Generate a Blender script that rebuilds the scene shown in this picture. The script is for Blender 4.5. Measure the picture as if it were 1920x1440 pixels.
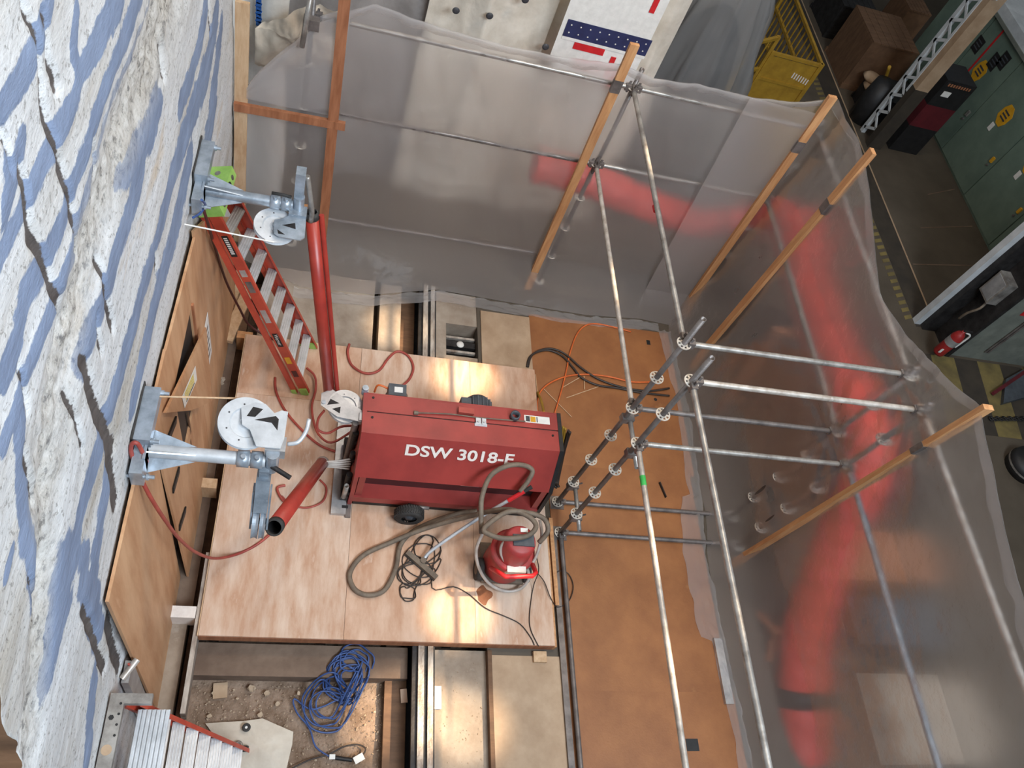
import bpy, bmesh, math, random
import numpy as np
from mathutils import Vector, Matrix
from mathutils import noise as mn
for o in list(bpy.data.objects): bpy.data.objects.remove(o)
scene = bpy.context.scene
C = scene.collection
V = Vector
random.seed(7)
# ------------------------------------------------------------------ camera
H = 7.5
F = 1509.18
RX = V((0.9582717514933228, -0.047645942080810924, 0.2818600973766089))     # image right
RY = V((0.1130514691389785, -0.8424599532113084, -0.5267642665943835))      # image down
RZ = V((0.2625540241844296, 0.5366480144735765, -0.801919131176037))        # forward
cam = bpy.data.objects.new('camera', bpy.data.cameras.new('camera')); C.objects.link(cam)
m = Matrix.Identity(4)
for i, a in enumerate((RX, -RY, -RZ)):
    for j in range(3): m[j][i] = a[j]
m.translation = (0, 0, H)
cam.matrix_world = m
cam.data.sensor_width = 36; cam.data.lens = F/1920*36; cam.data.clip_end = 200
scene.camera = cam
# ------------------------------------------------------------------ light
world = bpy.data.worlds.new('hall_ambient'); scene.world = world; world.use_nodes = True
bg = world.node_tree.nodes['Background']
bg.inputs[0].default_value = (0.74, 0.86, 1.0, 1); bg.inputs[1].default_value = 0.10
def light(name, kind, loc, target, energy, col, **k):
    d = bpy.data.lights.new(name, kind); d.energy = energy; d.color = col
    for a, b in k.items(): setattr(d, a, b)
    o = bpy.data.objects.new(name, d); C.objects.link(o); o.location = loc
    o.rotation_euler = (V(target)-V(loc)).to_track_quat('-Z', 'Y').to_euler()
    return o
# high side window of the hall (cool daylight) and warm high-bay lamps
light('clerestory_daylight', 'AREA', (4.6, -2.6, 10.6), (-0.9, 3.2, 3.4), 930, (0.76, 0.88, 1.0), shape='RECTANGLE', size=6, size_y=2.5)
light('high_bay_lamp', 'AREA', (4.2, 4.6, 9.0), (2.6, 3.6, 0), 120, (1.0, 0.80, 0.60), shape='DISK', size=1.2)
light('high_bay_lamp', 'AREA', (1.5, 0.5, 10.0), (1.5, 3.0, 0), 62, (1.0, 0.84, 0.66), shape='DISK', size=1.2)
for (px_, py_, pz_, e_, a_) in ((1.86, 4.95, .13, 11000, 4.4), (1.10, 5.62, 0, 10000, 4.0), (1.76, 2.26, .13, 10000, 3.8), (1.20, 1.45, -.3, 8000, 5.0), (1.80, 1.30, -.05, 7000, 4.6)):  # narrow spots added to shape each bright pool of light
    light('pool_spot', 'SPOT', (px_+5.5, py_-.05, pz_+9.2), (px_, py_, pz_), e_, (1.0, 0.76, 0.50), spot_size=math.radians(a_), spot_blend=1.0, shadow_soft_size=0.10)
light('aisle_lamp', 'AREA', (9.0, 10.5, 9.5), (8.0, 10.0, 0), 34, (1.0, 0.86, 0.66), shape='DISK', size=1.5)
light('bay_lamp', 'AREA', (2.0, 7.9, 9.0), (1.5, 8.4, 0), 80, (1.0, 0.88, 0.76), shape='DISK', size=1.5)
scene.view_settings.view_transform = 'Standard'; scene.view_settings.look = 'None'
scene.view_settings.exposure = 0.55; scene.view_settings.gamma = 1; scene.view_settings.use_curve_mapping = False
# ------------------------------------------------------------------ pixel -> point on a known plane
def P(x, y, X=None, Y=None, Z=None):
    d = RX*((x-960)/F) + RY*((y-720)/F) + RZ
    t = (Z-H)/d.z if Z is not None else (X/d.x if X is not None else Y/d.y)
    return V((0, 0, H)) + d*t
# ------------------------------------------------------------------ materials
M = {}
def s2l(c): return tuple(((x/255+0.055)/1.055)**2.4 if x/255 > 0.04045 else x/255/12.92 for x in c)
def nodes(name):
    mt = bpy.data.materials.new(name); mt.use_nodes = True; nt = mt.node_tree
    return mt, nt, nt.nodes['Principled BSDF']
def pm(name, c1, c2=None, scale=6, stretch=(1,1,1), rough=.6, metal=0, bump=0, bscale=40, lo=.35, hi=.65, c3=None, rvar=0):
    mt, nt, b = nodes(name); N = nt.nodes; L = nt.links
    tc = N.new('ShaderNodeTexCoord'); mp = N.new('ShaderNodeMapping'); mp.inputs['Scale'].default_value = stretch
    L.new(tc.outputs['Object'], mp.inputs[0])
    c2 = c2 or tuple(x*.8 for x in c1)
    n = N.new('ShaderNodeTexNoise'); n.inputs['Scale'].default_value = scale; n.inputs['Detail'].default_value = 6; n.inputs['Roughness'].default_value = .62
    L.new(mp.outputs[0], n.inputs[0])
    r = N.new('ShaderNodeValToRGB'); r.color_ramp.elements[0].position = lo; r.color_ramp.elements[1].position = hi
    r.color_ramp.elements[0].color = (*s2l(c1), 1); r.color_ramp.elements[1].color = (*s2l(c2), 1)
    if c3:
        e = r.color_ramp.elements.new(min(hi+.14, .98)); e.color = (*s2l(c3), 1)
    L.new(n.outputs['Fac'], r.inputs[0]); L.new(r.outputs[0], b.inputs['Base Color'])
    b.inputs['Roughness'].default_value = rough; b.inputs['Metallic'].default_value = metal
    if bump:
        n2 = N.new('ShaderNodeTexNoise'); n2.inputs['Scale'].default_value = bscale; n2.inputs['Detail'].default_value = 5
        L.new(tc.outputs['Object'], n2.inputs[0])
        bp = N.new('ShaderNodeBump'); bp.inputs['Strength'].default_value = bump; bp.inputs['Distance'].default_value = .02
        L.new(n2.outputs['Fac'], bp.inputs['Height']); L.new(bp.outputs[0], b.inputs['Normal'])
    M[name] = mt; return mt
pm('plywood', (216,192,172), (190,150,122), 3, (3,.7,1), .5, c3=(224,208,194), bump=.06)
pm('plywood_red', (212,180,156), (184,140,110), 2.6, (2.6,.8,1), .5, c3=(222,202,186), bump=.06)
pm('plywood_wall', (206,164,126), (180,132,94), 2.5, (1,2.2,.45), .55, c3=(214,172,136), bump=.05)
pm('plywood_edge', (168,120,84), (120,80,54), 20, (1,1,6), .7)
pm('hardboard', (156,102,60), (134,84,48), 2.2, (1,1,1), .5, c3=(170,120,76), bump=.08, bscale=60)
pm('dusty_board', (186,160,132), (160,132,104), 2.5, (1,1,1), .6, c3=(205,184,160), bump=.1)
pm('lumber', (206,156,108), (180,126,82), 4, (6,6,.6), .55, c3=(220,172,122), bump=.05)
pm('lumber_red', (176,118,84), (146,92,62), 4, (5,5,.6), .55, bump=.05)
pm('lumber_pale', (210,180,145), (188,152,116), 5, (4,4,.8), .6, bump=.05)
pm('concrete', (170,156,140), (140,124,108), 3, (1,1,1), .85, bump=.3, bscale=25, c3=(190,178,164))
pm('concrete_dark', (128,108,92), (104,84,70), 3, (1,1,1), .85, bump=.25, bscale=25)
pm('hall_floor', (92,82,70), (76,67,56), 1.2, (1,1,1), .6, bump=.06, c3=(104,93,80))
pm('dirt', (156,134,116), (116,94,76), 5, (1,1,1), .95, bump=1.0, bscale=30, c3=(176,158,142))
pm('stone', (196,176,152), (150,128,106), 8, (1,1,1), .9, bump=.4)
pm('steel_dark', (60,58,58), (38,36,36), 8, (1,1,1), .6, .5, bump=.2)
pm('steel_worn', (196,188,178), (120,104,92), 5, (2,.5,2), .5, .35, bump=.2, c3=(214,208,200))
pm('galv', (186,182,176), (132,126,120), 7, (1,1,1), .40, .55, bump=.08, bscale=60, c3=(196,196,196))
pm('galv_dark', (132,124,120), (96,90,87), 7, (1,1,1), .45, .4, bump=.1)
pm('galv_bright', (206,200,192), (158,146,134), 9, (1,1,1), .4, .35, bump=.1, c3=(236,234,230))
pm('rosette', (222,216,206), (190,182,170), 14, (1,1,1), .45, .3)
pm('zinc', (184,194,204), (146,156,166), 9, (1,1,1), .36, .55, bump=.06, c3=(206,212,218))
pm('alu_white', (216,220,224), (190,194,198), 8, (1,1,1), .42, .35, bump=.04)
pm('alu', (202,202,202), (168,168,170), 6, (1,1,1), .4, .6, bump=.05)
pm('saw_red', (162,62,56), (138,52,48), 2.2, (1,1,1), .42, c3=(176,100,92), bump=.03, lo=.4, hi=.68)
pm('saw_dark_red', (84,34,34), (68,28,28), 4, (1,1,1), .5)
pm('tube_red', (174,62,50), (152,52,44), 4, (1,1,1), .35)
pm('hose_red', (174,78,66), (148,62,54), 8, (1,1,1), .5)
pm('vac_red', (186,52,54), (150,70,66), 6, (1,1,1), .5, c3=(178,130,118), bump=.05)
pm('bright_red', (214,44,48), (196,34,40), 8, (1,1,1), .4)
pm('ladder_orange', (192,76,54), (170,62,46), 6, (1,1,1), .45)
pm('green', (158,200,104), (132,176,82), 8, (1,1,1), .5)
pm('duct_red', (214,66,52), (190,54,44), 2, (1,1,1), .5, bump=.2, bscale=14)
pm('black', (34,33,34), (24,23,24), 12, (1,1,1), .55)
pm('rubber', (62,60,58), (44,42,40), 12, (1,1,1), .8, bump=.2)
pm('hose_grey', (126,112,96), (98,86,74), 10, (1,1,1), .65, bump=.15, bscale=80)
pm('hose_clear', (196,188,180), (170,160,150), 10, (1,1,1), .3)
pm('cable_black', (58,48,42), (44,36,32), 12, (1,1,1), .5)
pm('cable_orange', (222,112,52), (200,94,42), 12, (1,1,1), .5)
pm('cable_blue', (64,92,148), (50,72,122), 10, (1,1,1), .45)
pm('motor_grey', (86,92,98), (68,72,78), 8, (1,1,1), .5, .2)
pm('paper', (236,234,228), (222,220,214), 12, (1,1,1), .6)
pm('ink', (70,70,74), (56,56,60), 12, (1,1,1), .6)
pm('white_paint', (238,230,222), (224,214,206), 20, (1,1,1), .5)
pm('yellow', (176,138,44), (150,114,34), 5, (1,1,1), .55)
pm('yellow_sign', (224,168,40), (206,150,30), 12, (1,1,1), .5)
pm('yellow_label', (228,206,60), (208,186,46), 12, (1,1,1), .5)
pm('cabinet_green', (112,130,116), (98,116,104), 3, (1,1,1), .5)
pm('column_grey', (128,132,122), (108,112,104), 4, (1,1,1), .6)
pm('white_steel', (206,210,212), (184,188,190), 5, (1,1,1), .5)
pm('maroon', (96,26,34), (78,20,28), 5, (1,1,1), .6)
pm('crate_brown', (114,84,60), (92,66,46), 4, (1,4,1), .7, bump=.1)
pm('extinguisher_red', (160,40,38), (140,32,32), 8, (1,1,1), .45)
pm('stain', (150,92,58), (120,70,42), 10, (1,1,1), .45)
pm('blanket_grey', (158,152,148), (136,130,126), 3, (1,1,1), .85, bump=.2, bscale=18)
pm('navy', (44,50,92), (36,40,78), 8, (1,1,1), .7)
pm('blanket', (222,214,200), (198,188,172), 3, (1,1,1), .8, bump=.25, bscale=18)
pm('tarp_white', (214,204,188), (190,178,162), 3, (1,1,1), .6, bump=.3, bscale=10, c3=(224,216,204))
pm('blue_print', (40,96,170), (32,80,150), 8, (1,1,1), .6)
pm('hazard_yellow', (132,116,68), (100,88,56), 3, (1,1,1), .7)
pm('hazard_black', (52,46,40), (66,58,48), 4, (1,1,1), .7)
pm('grip_green', (70,190,90), (54,160,74), 8, (1,1,1), .5)
# sawn concrete wall: masks from a mesh attribute; blue-grey streaks paint shading into the colour
mt, nt, b = nodes('wall_concrete'); N = nt.nodes; L = nt.links
tc = N.new('ShaderNodeTexCoord'); at = N.new('ShaderNodeVertexColor'); at.layer_name = 'tone_mask'
sp = N.new('ShaderNodeSeparateColor'); L.new(at.outputs[0], sp.inputs[0])
def noise(scale, stretch, detail=6, rough=.6):
    mp = N.new('ShaderNodeMapping'); mp.inputs['Scale'].default_value = stretch; L.new(tc.outputs['Object'], mp.inputs[0])
    n = N.new('ShaderNodeTexNoise'); n.inputs['Scale'].default_value = scale; n.inputs['Detail'].default_value = detail; n.inputs['Roughness'].default_value = rough
    L.new(mp.outputs[0], n.inputs[0]); return n.outputs['Fac']
def ramp(fac, *st):
    r = N.new('ShaderNodeValToRGB'); e = r.color_ramp.elements
    while len(e) < len(st): e.new(.5)
    for k, (p, c) in enumerate(st): e[k].position = p; e[k].color = (*s2l(c), 1)
    L.new(fac, r.inputs[0]); return r.outputs[0]
def mixc(f, a, bb):
    x = N.new('ShaderNodeMix'); x.data_type = 'RGBA'; L.new(f, x.inputs[0]); L.new(a, x.inputs[6]); L.new(bb, x.inputs[7]); return x.outputs[2]
def mth(op, a, c):
    x = N.new('ShaderNodeMath'); x.operation = op
    for k, q in enumerate((a, c)):
        if isinstance(q, (int, float)): x.inputs[k].default_value = q
        else: L.new(q, x.inputs[k])
    return x.outputs[0]
base = ramp(noise(1.3, (1,.45,1.6)), (.3,(176,170,160)), (.45,(204,205,205)), (.62,(212,215,218)), (.74,(196,174,142)))
spk = ramp(noise(38, (1,1,1), 4, .7), (.36,(120,112,104)), (.44,(255,255,255)))
mm = N.new('ShaderNodeMix'); mm.data_type = 'RGBA'; mm.blend_type = 'MULTIPLY'; mm.inputs[0].default_value = .55
L.new(base, mm.inputs[6]); L.new(spk, mm.inputs[7]); base = mm.outputs[2]
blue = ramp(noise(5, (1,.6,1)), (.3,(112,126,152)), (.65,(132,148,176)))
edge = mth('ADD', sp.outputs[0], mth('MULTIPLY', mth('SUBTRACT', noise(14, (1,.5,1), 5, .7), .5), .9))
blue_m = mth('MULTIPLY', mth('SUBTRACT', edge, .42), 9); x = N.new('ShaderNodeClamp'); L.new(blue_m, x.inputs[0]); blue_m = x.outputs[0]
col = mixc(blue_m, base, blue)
rg = ramp(noise(20, (1,1,1), 6, .75), (.38,(84,80,76)), (.47,(180,176,168)), (.6,(202,200,195)))
col = mixc(mth('MULTIPLY', sp.outputs[1], .8), col, rg)
dk = ramp(noise(8, (1,1,1)), (.3,(66,60,58)), (.7,(98,90,86)))
dkm = mth('MULTIPLY', mth('SUBTRACT', mth('ADD', sp.outputs[2], mth('MULTIPLY', mth('SUBTRACT', noise(30, (1,1,1)), .5), .7)), .45), 8); x = N.new('ShaderNodeClamp'); L.new(dkm, x.inputs[0])
col = mixc(x.outputs[0], col, dk)
L.new(col, b.inputs['Base Color']); b.inputs['Roughness'].default_value = .85
bp = N.new('ShaderNodeBump'); bp.inputs['Strength'].default_value = .55; bp.inputs['Distance'].default_value = .03
L.new(noise(16, (1,.5,1), 8, .65), bp.inputs['Height']); L.new(bp.outputs[0], b.inputs['Normal'])
M['wall_concrete'] = mt
# translucent polythene
def poly(name, clear=.5, blur=.22, col=(.82,.80,.80), ior=1.12, rg=.5):
    mt, nt, b = nodes(name); N = nt.nodes; L = nt.links; N.remove(b)
    out = N['Material Output']
    tr = N.new('ShaderNodeBsdfTransparent'); tr.inputs[0].default_value = (.96,.95,.95,1)
    rf = N.new('ShaderNodeBsdfRefraction'); rf.inputs['IOR'].default_value = ior; rf.inputs['Roughness'].default_value = rg; rf.inputs[0].default_value = (.96,.95,.95,1)
    df = N.new('ShaderNodeBsdfDiffuse'); df.inputs[0].default_value = (*col, 1)
    tl = N.new('ShaderNodeBsdfTranslucent'); tl.inputs[0].default_value = (*col, 1)
    gl = N.new('ShaderNodeBsdfGlossy'); gl.inputs['Roughness'].default_value = .16
    tcn = N.new('ShaderNodeTexCoord'); n = N.new('ShaderNodeTexNoise'); n.inputs['Scale'].default_value = 5; n.inputs['Detail'].default_value = 6
    L.new(tcn.outputs['Object'], n.inputs[0]); bp = N.new('ShaderNodeBump'); bp.inputs['Strength'].default_value = .35; bp.inputs['Distance'].default_value = .05
    L.new(n.outputs['Fac'], bp.inputs['Height']); L.new(bp.outputs[0], gl.inputs['Normal']); L.new(bp.outputs[0], df.inputs['Normal'])
    def mix(f, a, c):
        x = N.new('ShaderNodeMixShader')
        if isinstance(f, float): x.inputs[0].default_value = f
        else: L.new(f, x.inputs[0])
        L.new(a.outputs[0], x.inputs[1]); L.new(c.outputs[0], x.inputs[2]); return x
    milk = mix(.5, df, tl)
    see = mix(blur/(clear+blur), tr, rf)
    body = mix(1-clear-blur, see, milk)
    fr = N.new('ShaderNodeLayerWeight'); fr.inputs[0].default_value = .22; L.new(bp.outputs[0], fr.inputs['Normal'])
    mu = N.new('ShaderNodeMath'); mu.operation = 'MULTIPLY'; mu.inputs[1].default_value = .2; L.new(fr.outputs['Fresnel'], mu.inputs[0])
    fin = mix(mu.outputs[0], body, gl); L.new(fin.outputs[0], out.inputs[0])
    M[name] = mt
poly('polythene', .17, .58, (.82,.74,.70))
poly('polythene_fold', .40, .30, (.84,.82,.82))
poly('polythene_grey', .38, .25, (.62,.62,.62))
mt, nt, b = nodes('dusty_glass'); M['dusty_glass'] = mt
# ------------------------------------------------------------------ mesh builder
def frame(d, up=None):
    d = V(d).normalized(); up = V(up) if up else (V((0,0,1)) if abs(d.z) < .95 else V((0,1,0)))
    x = up.cross(d).normalized(); y = d.cross(x); return x, y, d
def catmull(pts, k=6, closed=False):
    pts = [V(p) for p in pts]; n = len(pts); out = []
    for i in range(n if closed else n-1):
        g = (lambda j: pts[j % n]) if closed else (lambda j: pts[min(max(j,0),n-1)])
        a, b_, c, d = g(i-1), g(i), g(i+1), g(i+2)
        for s in range(k):
            t = s/k
            out.append(.5*((2*b_)+(c-a)*t+(2*a-5*b_+4*c-d)*t*t+(3*b_-a-3*c+d)*t**3))
    if not closed: out.append(pts[-1])
    return out
ORG = {}
class MB:
    def __init__(s): s.v = []; s.f = []; s.s = []
    def add(s, vs, fs, smooth=False):
        o = len(s.v); s.v += [V(p) for p in vs]; s.f += [tuple(i+o for i in f) for f in fs]; s.s += [smooth]*len(fs); return s
    def box(s, c, d, R=None):
        c = V(c); vs = []
        for x in (-.5,.5):
            for y in (-.5,.5):
                for z in (-.5,.5):
                    p = V((x*d[0], y*d[1], z*d[2])); vs.append(c+(R @ p if R else p))
        return s.add(vs, [(0,1,3,2),(4,6,7,5),(0,4,5,1),(2,3,7,6),(0,2,6,4),(1,5,7,3)])
    def bb(s, x0,x1,y0,y1,z0,z1): return s.box(((x0+x1)/2,(y0+y1)/2,(z0+z1)/2),(x1-x0,y1-y0,z1-z0))
    def bar(s, a, b_, w, h, up=None):
        a, b_ = V(a), V(b_); x, y, d = frame(b_-a, up)
        R = Matrix((x, y, d)).transposed(); return s.box((a+b_)/2, (w, h, (b_-a).length), R)
    def cyl(s, a, b_, r, n=16, r2=None, caps=True):
        a, b_ = V(a), V(b_); x, y, d = frame(b_-a); r2 = r if r2 is None else r2
        vs = [a+(x*math.cos(2*math.pi*i/n)+y*math.sin(2*math.pi*i/n))*r for i in range(n)] + [b_+(x*math.cos(2*math.pi*i/n)+y*math.sin(2*math.pi*i/n))*r2 for i in range(n)]
        s.add(vs, [(i,(i+1)%n,n+(i+1)%n,n+i) for i in range(n)], True)
        if caps: s.add(vs, [tuple(reversed(range(n))), tuple(range(n,2*n))])
        return s
    def lathe(s, c, axis, prof, n=24, smooth=True):
        c = V(c); x, y, d = frame(axis); vs = []
        for r, h in prof: vs += [c+d*h+(x*math.cos(2*math.pi*i/n)+y*math.sin(2*math.pi*i/n))*r for i in range(n)]
        fs = [(k*n+i, k*n+(i+1)%n, (k+1)*n+(i+1)%n, (k+1)*n+i) for k in range(len(prof)-1) for i in range(n)]
        return s.add(vs, fs, smooth)
    def pipe(s, a, b_, r, ri=None, n=14):
        ri = ri or r*.82; Ln = (V(b_)-V(a)).length
        return s.lathe(a, V(b_)-V(a), [(ri,0),(r,0),(r,Ln),(ri,Ln),(ri,0)], n)
    def tube(s, pts, r, n=8, closed=False):
        pts = [V(p) for p in pts]; x = None; vs = []
        for i, p in enumerate(pts):
            d = (pts[min(i+1,len(pts)-1)]-pts[max(i-1,0)])
            if d.length < 1e-6: d = V((1,0,0))
            d.normalize()
            if x is None: x = frame(d)[0]
            x = (x-d*x.dot(d)); x = x.normalized() if x.length > 1e-6 else frame(d)[0]
            y = d.cross(x); rr = r[i] if isinstance(r, (list,tuple)) else r
            vs += [p+(x*math.cos(2*math.pi*k/n)+y*math.sin(2*math.pi*k/n))*rr for k in range(n)]
        fs = [(i*n+k, i*n+(k+1)%n, (i+1)*n+(k+1)%n, (i+1)*n+k) for i in range(len(pts)-1) for k in range(n)]
        s.add(vs, fs, True); m_ = len(pts)-1
        return s.add([], []) if closed else s._caps(vs, n, m_)
    def _caps(s, vs, n, m_):
        o = len(s.v)-len(vs); s.f += [tuple(o+k for k in reversed(range(n))), tuple(o+m_*n+k for k in range(n))]; s.s += [False, False]; return s
    def prism(s, poly, o, u, v, w):
        o, u, v, w = V(o), V(u), V(v), V(w); n = len(poly)
        vs = [o+u*a+v*b_ for a, b_ in poly] + [o+u*a+v*b_+w for a, b_ in poly]
        return s.add(vs, [tuple(reversed(range(n))), tuple(range(n,2*n))]+[(i,(i+1)%n,n+(i+1)%n,n+i) for i in range(n)])
    def grid(s, fn, nu, nv, smooth=True):
        vs = [fn(i/nu, j/nv) for j in range(nv+1) for i in range(nu+1)]
        return s.add(vs, [(j*(nu+1)+i, j*(nu+1)+i+1, (j+1)*(nu+1)+i+1, (j+1)*(nu+1)+i) for j in range(nv) for i in range(nu)], smooth)
    def mesh(s, name, mat, org):
        me = bpy.data.meshes.new(name); me.from_pydata([tuple(p-org) for p in s.v], [], s.f)
        me.polygons.foreach_set('use_smooth', s.s); me.materials.append(M[mat]); me.update(); return me
    def build(s, name, mat, parent=None, label=None):
        if parent is not None: org = ORG[parent]
        else:
            xs = [p.x for p in s.v]; ys = [p.y for p in s.v]; zs = [p.z for p in s.v]
            org = V(((min(xs)+max(xs))/2, (min(ys)+max(ys))/2, min(zs)))
        o = bpy.data.objects.new(name, s.mesh(name, mat, org)); C.objects.link(o); ORG[o] = org
        if parent is not None: o.parent = parent
        else: o.location = org
        if label: o['label'] = label
        return o
def tag(o, label, cat, group=None):
    o['label'] = label; o['category'] = cat
    if group: o['group'] = group
    return o
def thing(name, loc, label, cat, group=None):
    o = bpy.data.objects.new(name, None); C.objects.link(o); o.location = loc; ORG[o] = V(loc); o.empty_display_size = .1
    return tag(o, label, cat, group)
def struct(o): o['kind'] = 'structure'; return o
def text(body, size, mat, parent, name, o, u, v, ext=.002, sx=1, bold=0, shear=0):
    cu = bpy.data.curves.new('t', 'FONT'); cu.body = body; cu.size = size; cu.extrude = ext; cu.offset = bold; cu.shear = shear
    cu.align_x = 'LEFT'; to = bpy.data.objects.new('t', cu); C.objects.link(to)
    bpy.context.view_layer.update(); me = bpy.data.meshes.new_from_object(to); bpy.data.objects.remove(to)
    u = V(u).normalized(); v = V(v).normalized(); w = u.cross(v)
    mt_ = Matrix((u*sx, v, w)).transposed().to_4x4(); mt_.translation = V(o)-ORG[parent]
    me.transform(mt_); me.materials.clear(); me.materials.append(M[mat]); me.name = name
    ob = bpy.data.objects.new(name, me); C.objects.link(ob); ob.parent = parent; ORG[ob] = ORG[parent]; return ob
def n2(x, y, seed=0): return mn.fractal(V((x+.37, y+.71, seed*5.3)), 1.0, 2.0, 2)*.36
# numpy value noise
def vnoise(x, y, seed=0):
    xi = np.floor(x).astype(int); yi = np.floor(y).astype(int); xf = x-xi; yf = y-yi
    def h(a, b_):
        n = (a*374761393+b_*668265263+seed*974711) & 0x7fffffff
        n = ((n ^ (n >> 13))*1274126177) & 0x7fffffff
        return ((n ^ (n >> 16)) & 0xffff)/65535.
    u = xf*xf*(3-2*xf); w = yf*yf*(3-2*yf)
    return (h(xi,yi)*(1-u)+h(xi+1,yi)*u)*(1-w)+(h(xi,yi+1)*(1-u)+h(xi+1,yi+1)*u)*w
def fbm(x, y, o=5, seed=0):
    t = 0*x; a = .5
    for k in range(o): t = t+a*vnoise(x*2**k, y*2**k, seed+k); a *= .5
    return t
def n1(x, y, seed=0): return mn.fractal(V((x+.37, y+.71, seed*5.3)), 1.0, 2.0, 4)*.33
# ================================================================== SETTING
# left: huge sawn concrete wall, face at X=-0.85
WX = -.85
def wall():
    nu, nv = 330, 330
    z = np.linspace(-.32, 7.6, nv+1)[:,None]*np.ones((1,nu+1)); s = np.linspace(0,1,nu+1)[None,:]*np.ones((nv+1,1))
    yn = np.clip(.66+.22*(z-4.16), -.3, .95)+.03*np.sin(z*9)
    y = yn+(6.6-yn)*s
    wy = y+.12*(fbm(y*2,z*3,4,3)-.47); wz = z+.10*(fbm(y*1.2,z*4,4,9)-.47)
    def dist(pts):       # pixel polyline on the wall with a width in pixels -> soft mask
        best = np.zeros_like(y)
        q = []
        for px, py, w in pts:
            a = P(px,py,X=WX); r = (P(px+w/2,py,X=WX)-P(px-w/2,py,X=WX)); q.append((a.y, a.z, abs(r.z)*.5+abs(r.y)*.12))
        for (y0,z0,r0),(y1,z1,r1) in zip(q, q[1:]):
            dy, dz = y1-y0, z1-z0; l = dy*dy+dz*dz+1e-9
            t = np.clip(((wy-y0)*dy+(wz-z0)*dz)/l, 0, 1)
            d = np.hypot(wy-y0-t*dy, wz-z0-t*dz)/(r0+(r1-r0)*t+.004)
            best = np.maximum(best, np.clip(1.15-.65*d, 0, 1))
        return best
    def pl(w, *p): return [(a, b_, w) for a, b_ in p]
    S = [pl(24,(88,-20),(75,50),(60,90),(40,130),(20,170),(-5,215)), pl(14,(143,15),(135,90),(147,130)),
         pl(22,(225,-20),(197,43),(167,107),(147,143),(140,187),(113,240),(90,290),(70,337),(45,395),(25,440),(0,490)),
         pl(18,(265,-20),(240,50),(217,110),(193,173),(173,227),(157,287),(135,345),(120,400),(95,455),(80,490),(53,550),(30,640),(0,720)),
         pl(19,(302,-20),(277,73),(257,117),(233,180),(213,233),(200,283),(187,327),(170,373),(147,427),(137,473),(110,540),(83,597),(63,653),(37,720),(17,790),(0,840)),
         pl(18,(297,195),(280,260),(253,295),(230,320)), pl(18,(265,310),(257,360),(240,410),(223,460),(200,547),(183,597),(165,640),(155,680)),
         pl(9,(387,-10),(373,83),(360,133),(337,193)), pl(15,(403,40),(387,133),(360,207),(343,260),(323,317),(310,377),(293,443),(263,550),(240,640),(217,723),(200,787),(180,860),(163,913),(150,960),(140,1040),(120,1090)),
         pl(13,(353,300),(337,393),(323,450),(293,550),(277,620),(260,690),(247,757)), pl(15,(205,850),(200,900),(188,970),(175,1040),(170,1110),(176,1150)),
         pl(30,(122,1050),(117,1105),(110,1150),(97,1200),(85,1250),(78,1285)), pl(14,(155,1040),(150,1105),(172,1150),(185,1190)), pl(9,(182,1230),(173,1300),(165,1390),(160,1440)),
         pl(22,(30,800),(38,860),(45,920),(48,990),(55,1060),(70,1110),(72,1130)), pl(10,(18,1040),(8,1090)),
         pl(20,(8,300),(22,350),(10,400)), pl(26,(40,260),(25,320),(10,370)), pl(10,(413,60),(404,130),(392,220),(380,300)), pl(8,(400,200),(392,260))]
    K = [pl(6,(42,-10),(60,60),(75,130),(88,190),(100,250),(115,310),(130,380),(145,440),(152,475)), pl(8,(63,440),(80,480),(97,537),(113,583),(123,633)),
         pl(8,(157,680),(180,750),(197,800),(212,840)), pl(8,(37,300),(50,333),(57,400),(80,477)), pl(4,(187,490),(200,560),(212,622)), pl(7,(75,20),(90,90),(112,165)),
         pl(5,(0,255),(12,290),(20,310)), pl(3,(182,600),(193,660)), pl(3,(133,740),(157,840)), pl(6,(48,840),(62,880),(76,930)), pl(3,(48,1080),(70,1130)),
         pl(4,(172,270),(183,320)), pl(3,(310,90),(312,140)), pl(3,(390,0),(392,60)), pl(5,(148,450),(152,490)), pl(4,(290,460),(294,500)), pl(3,(28,690),(52,780)),
         pl(8,(205,850),(216,905),(222,935)), pl(4,(150,1145),(172,1180),(198,1250)), pl(5,(202,1160),(212,1200),(224,1250))]
    RB = pl(40,(330,-30),(310,20),(285,100),(260,180),(230,250),(210,310),(185,400),(165,480),(150,560),(135,640),(120,700),(105,800),(95,900)) + pl(24,(93,950),(88,1050),(80,1150),(72,1250),(66,1330),(60,1400))
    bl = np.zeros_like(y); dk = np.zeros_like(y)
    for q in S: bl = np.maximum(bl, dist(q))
    for q in K: dk = np.maximum(dk, dist(q))
    rb = dist(RB)
    bl = np.where(rb > .55, bl*.35, bl)
    x = WX+.012*(fbm(y*1.1,z*3.5,5,1)-.47)*2-.030*rb-.02*rb*(fbm(y*9,z*9,4,5)-.3)*3*(rb>.2)-.028*dk+.006*bl+.012*(fbm(y*6,z*10,4,7)-.47)
    mb = MB()
    vs = np.stack([x,y,z],-1).reshape(-1,3)
    me = bpy.data.meshes.new('wall_left'); n = nu+1
    fs = [(j*n+i, j*n+i+1, (j+1)*n+i+1, (j+1)*n+i) for j in range(nv) for i in range(nu)]
    vl = [tuple(p) for p in vs]; k0 = len(vl); back = -1.75
    # near end, far end and back so that the block has its thickness
    for j in range(nv+1): vl.append((back, float(y[j,0]), float(z[j,0])))
    for j in range(nv+1): vl.append((back, 6.6, float(z[j,0])))
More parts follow.
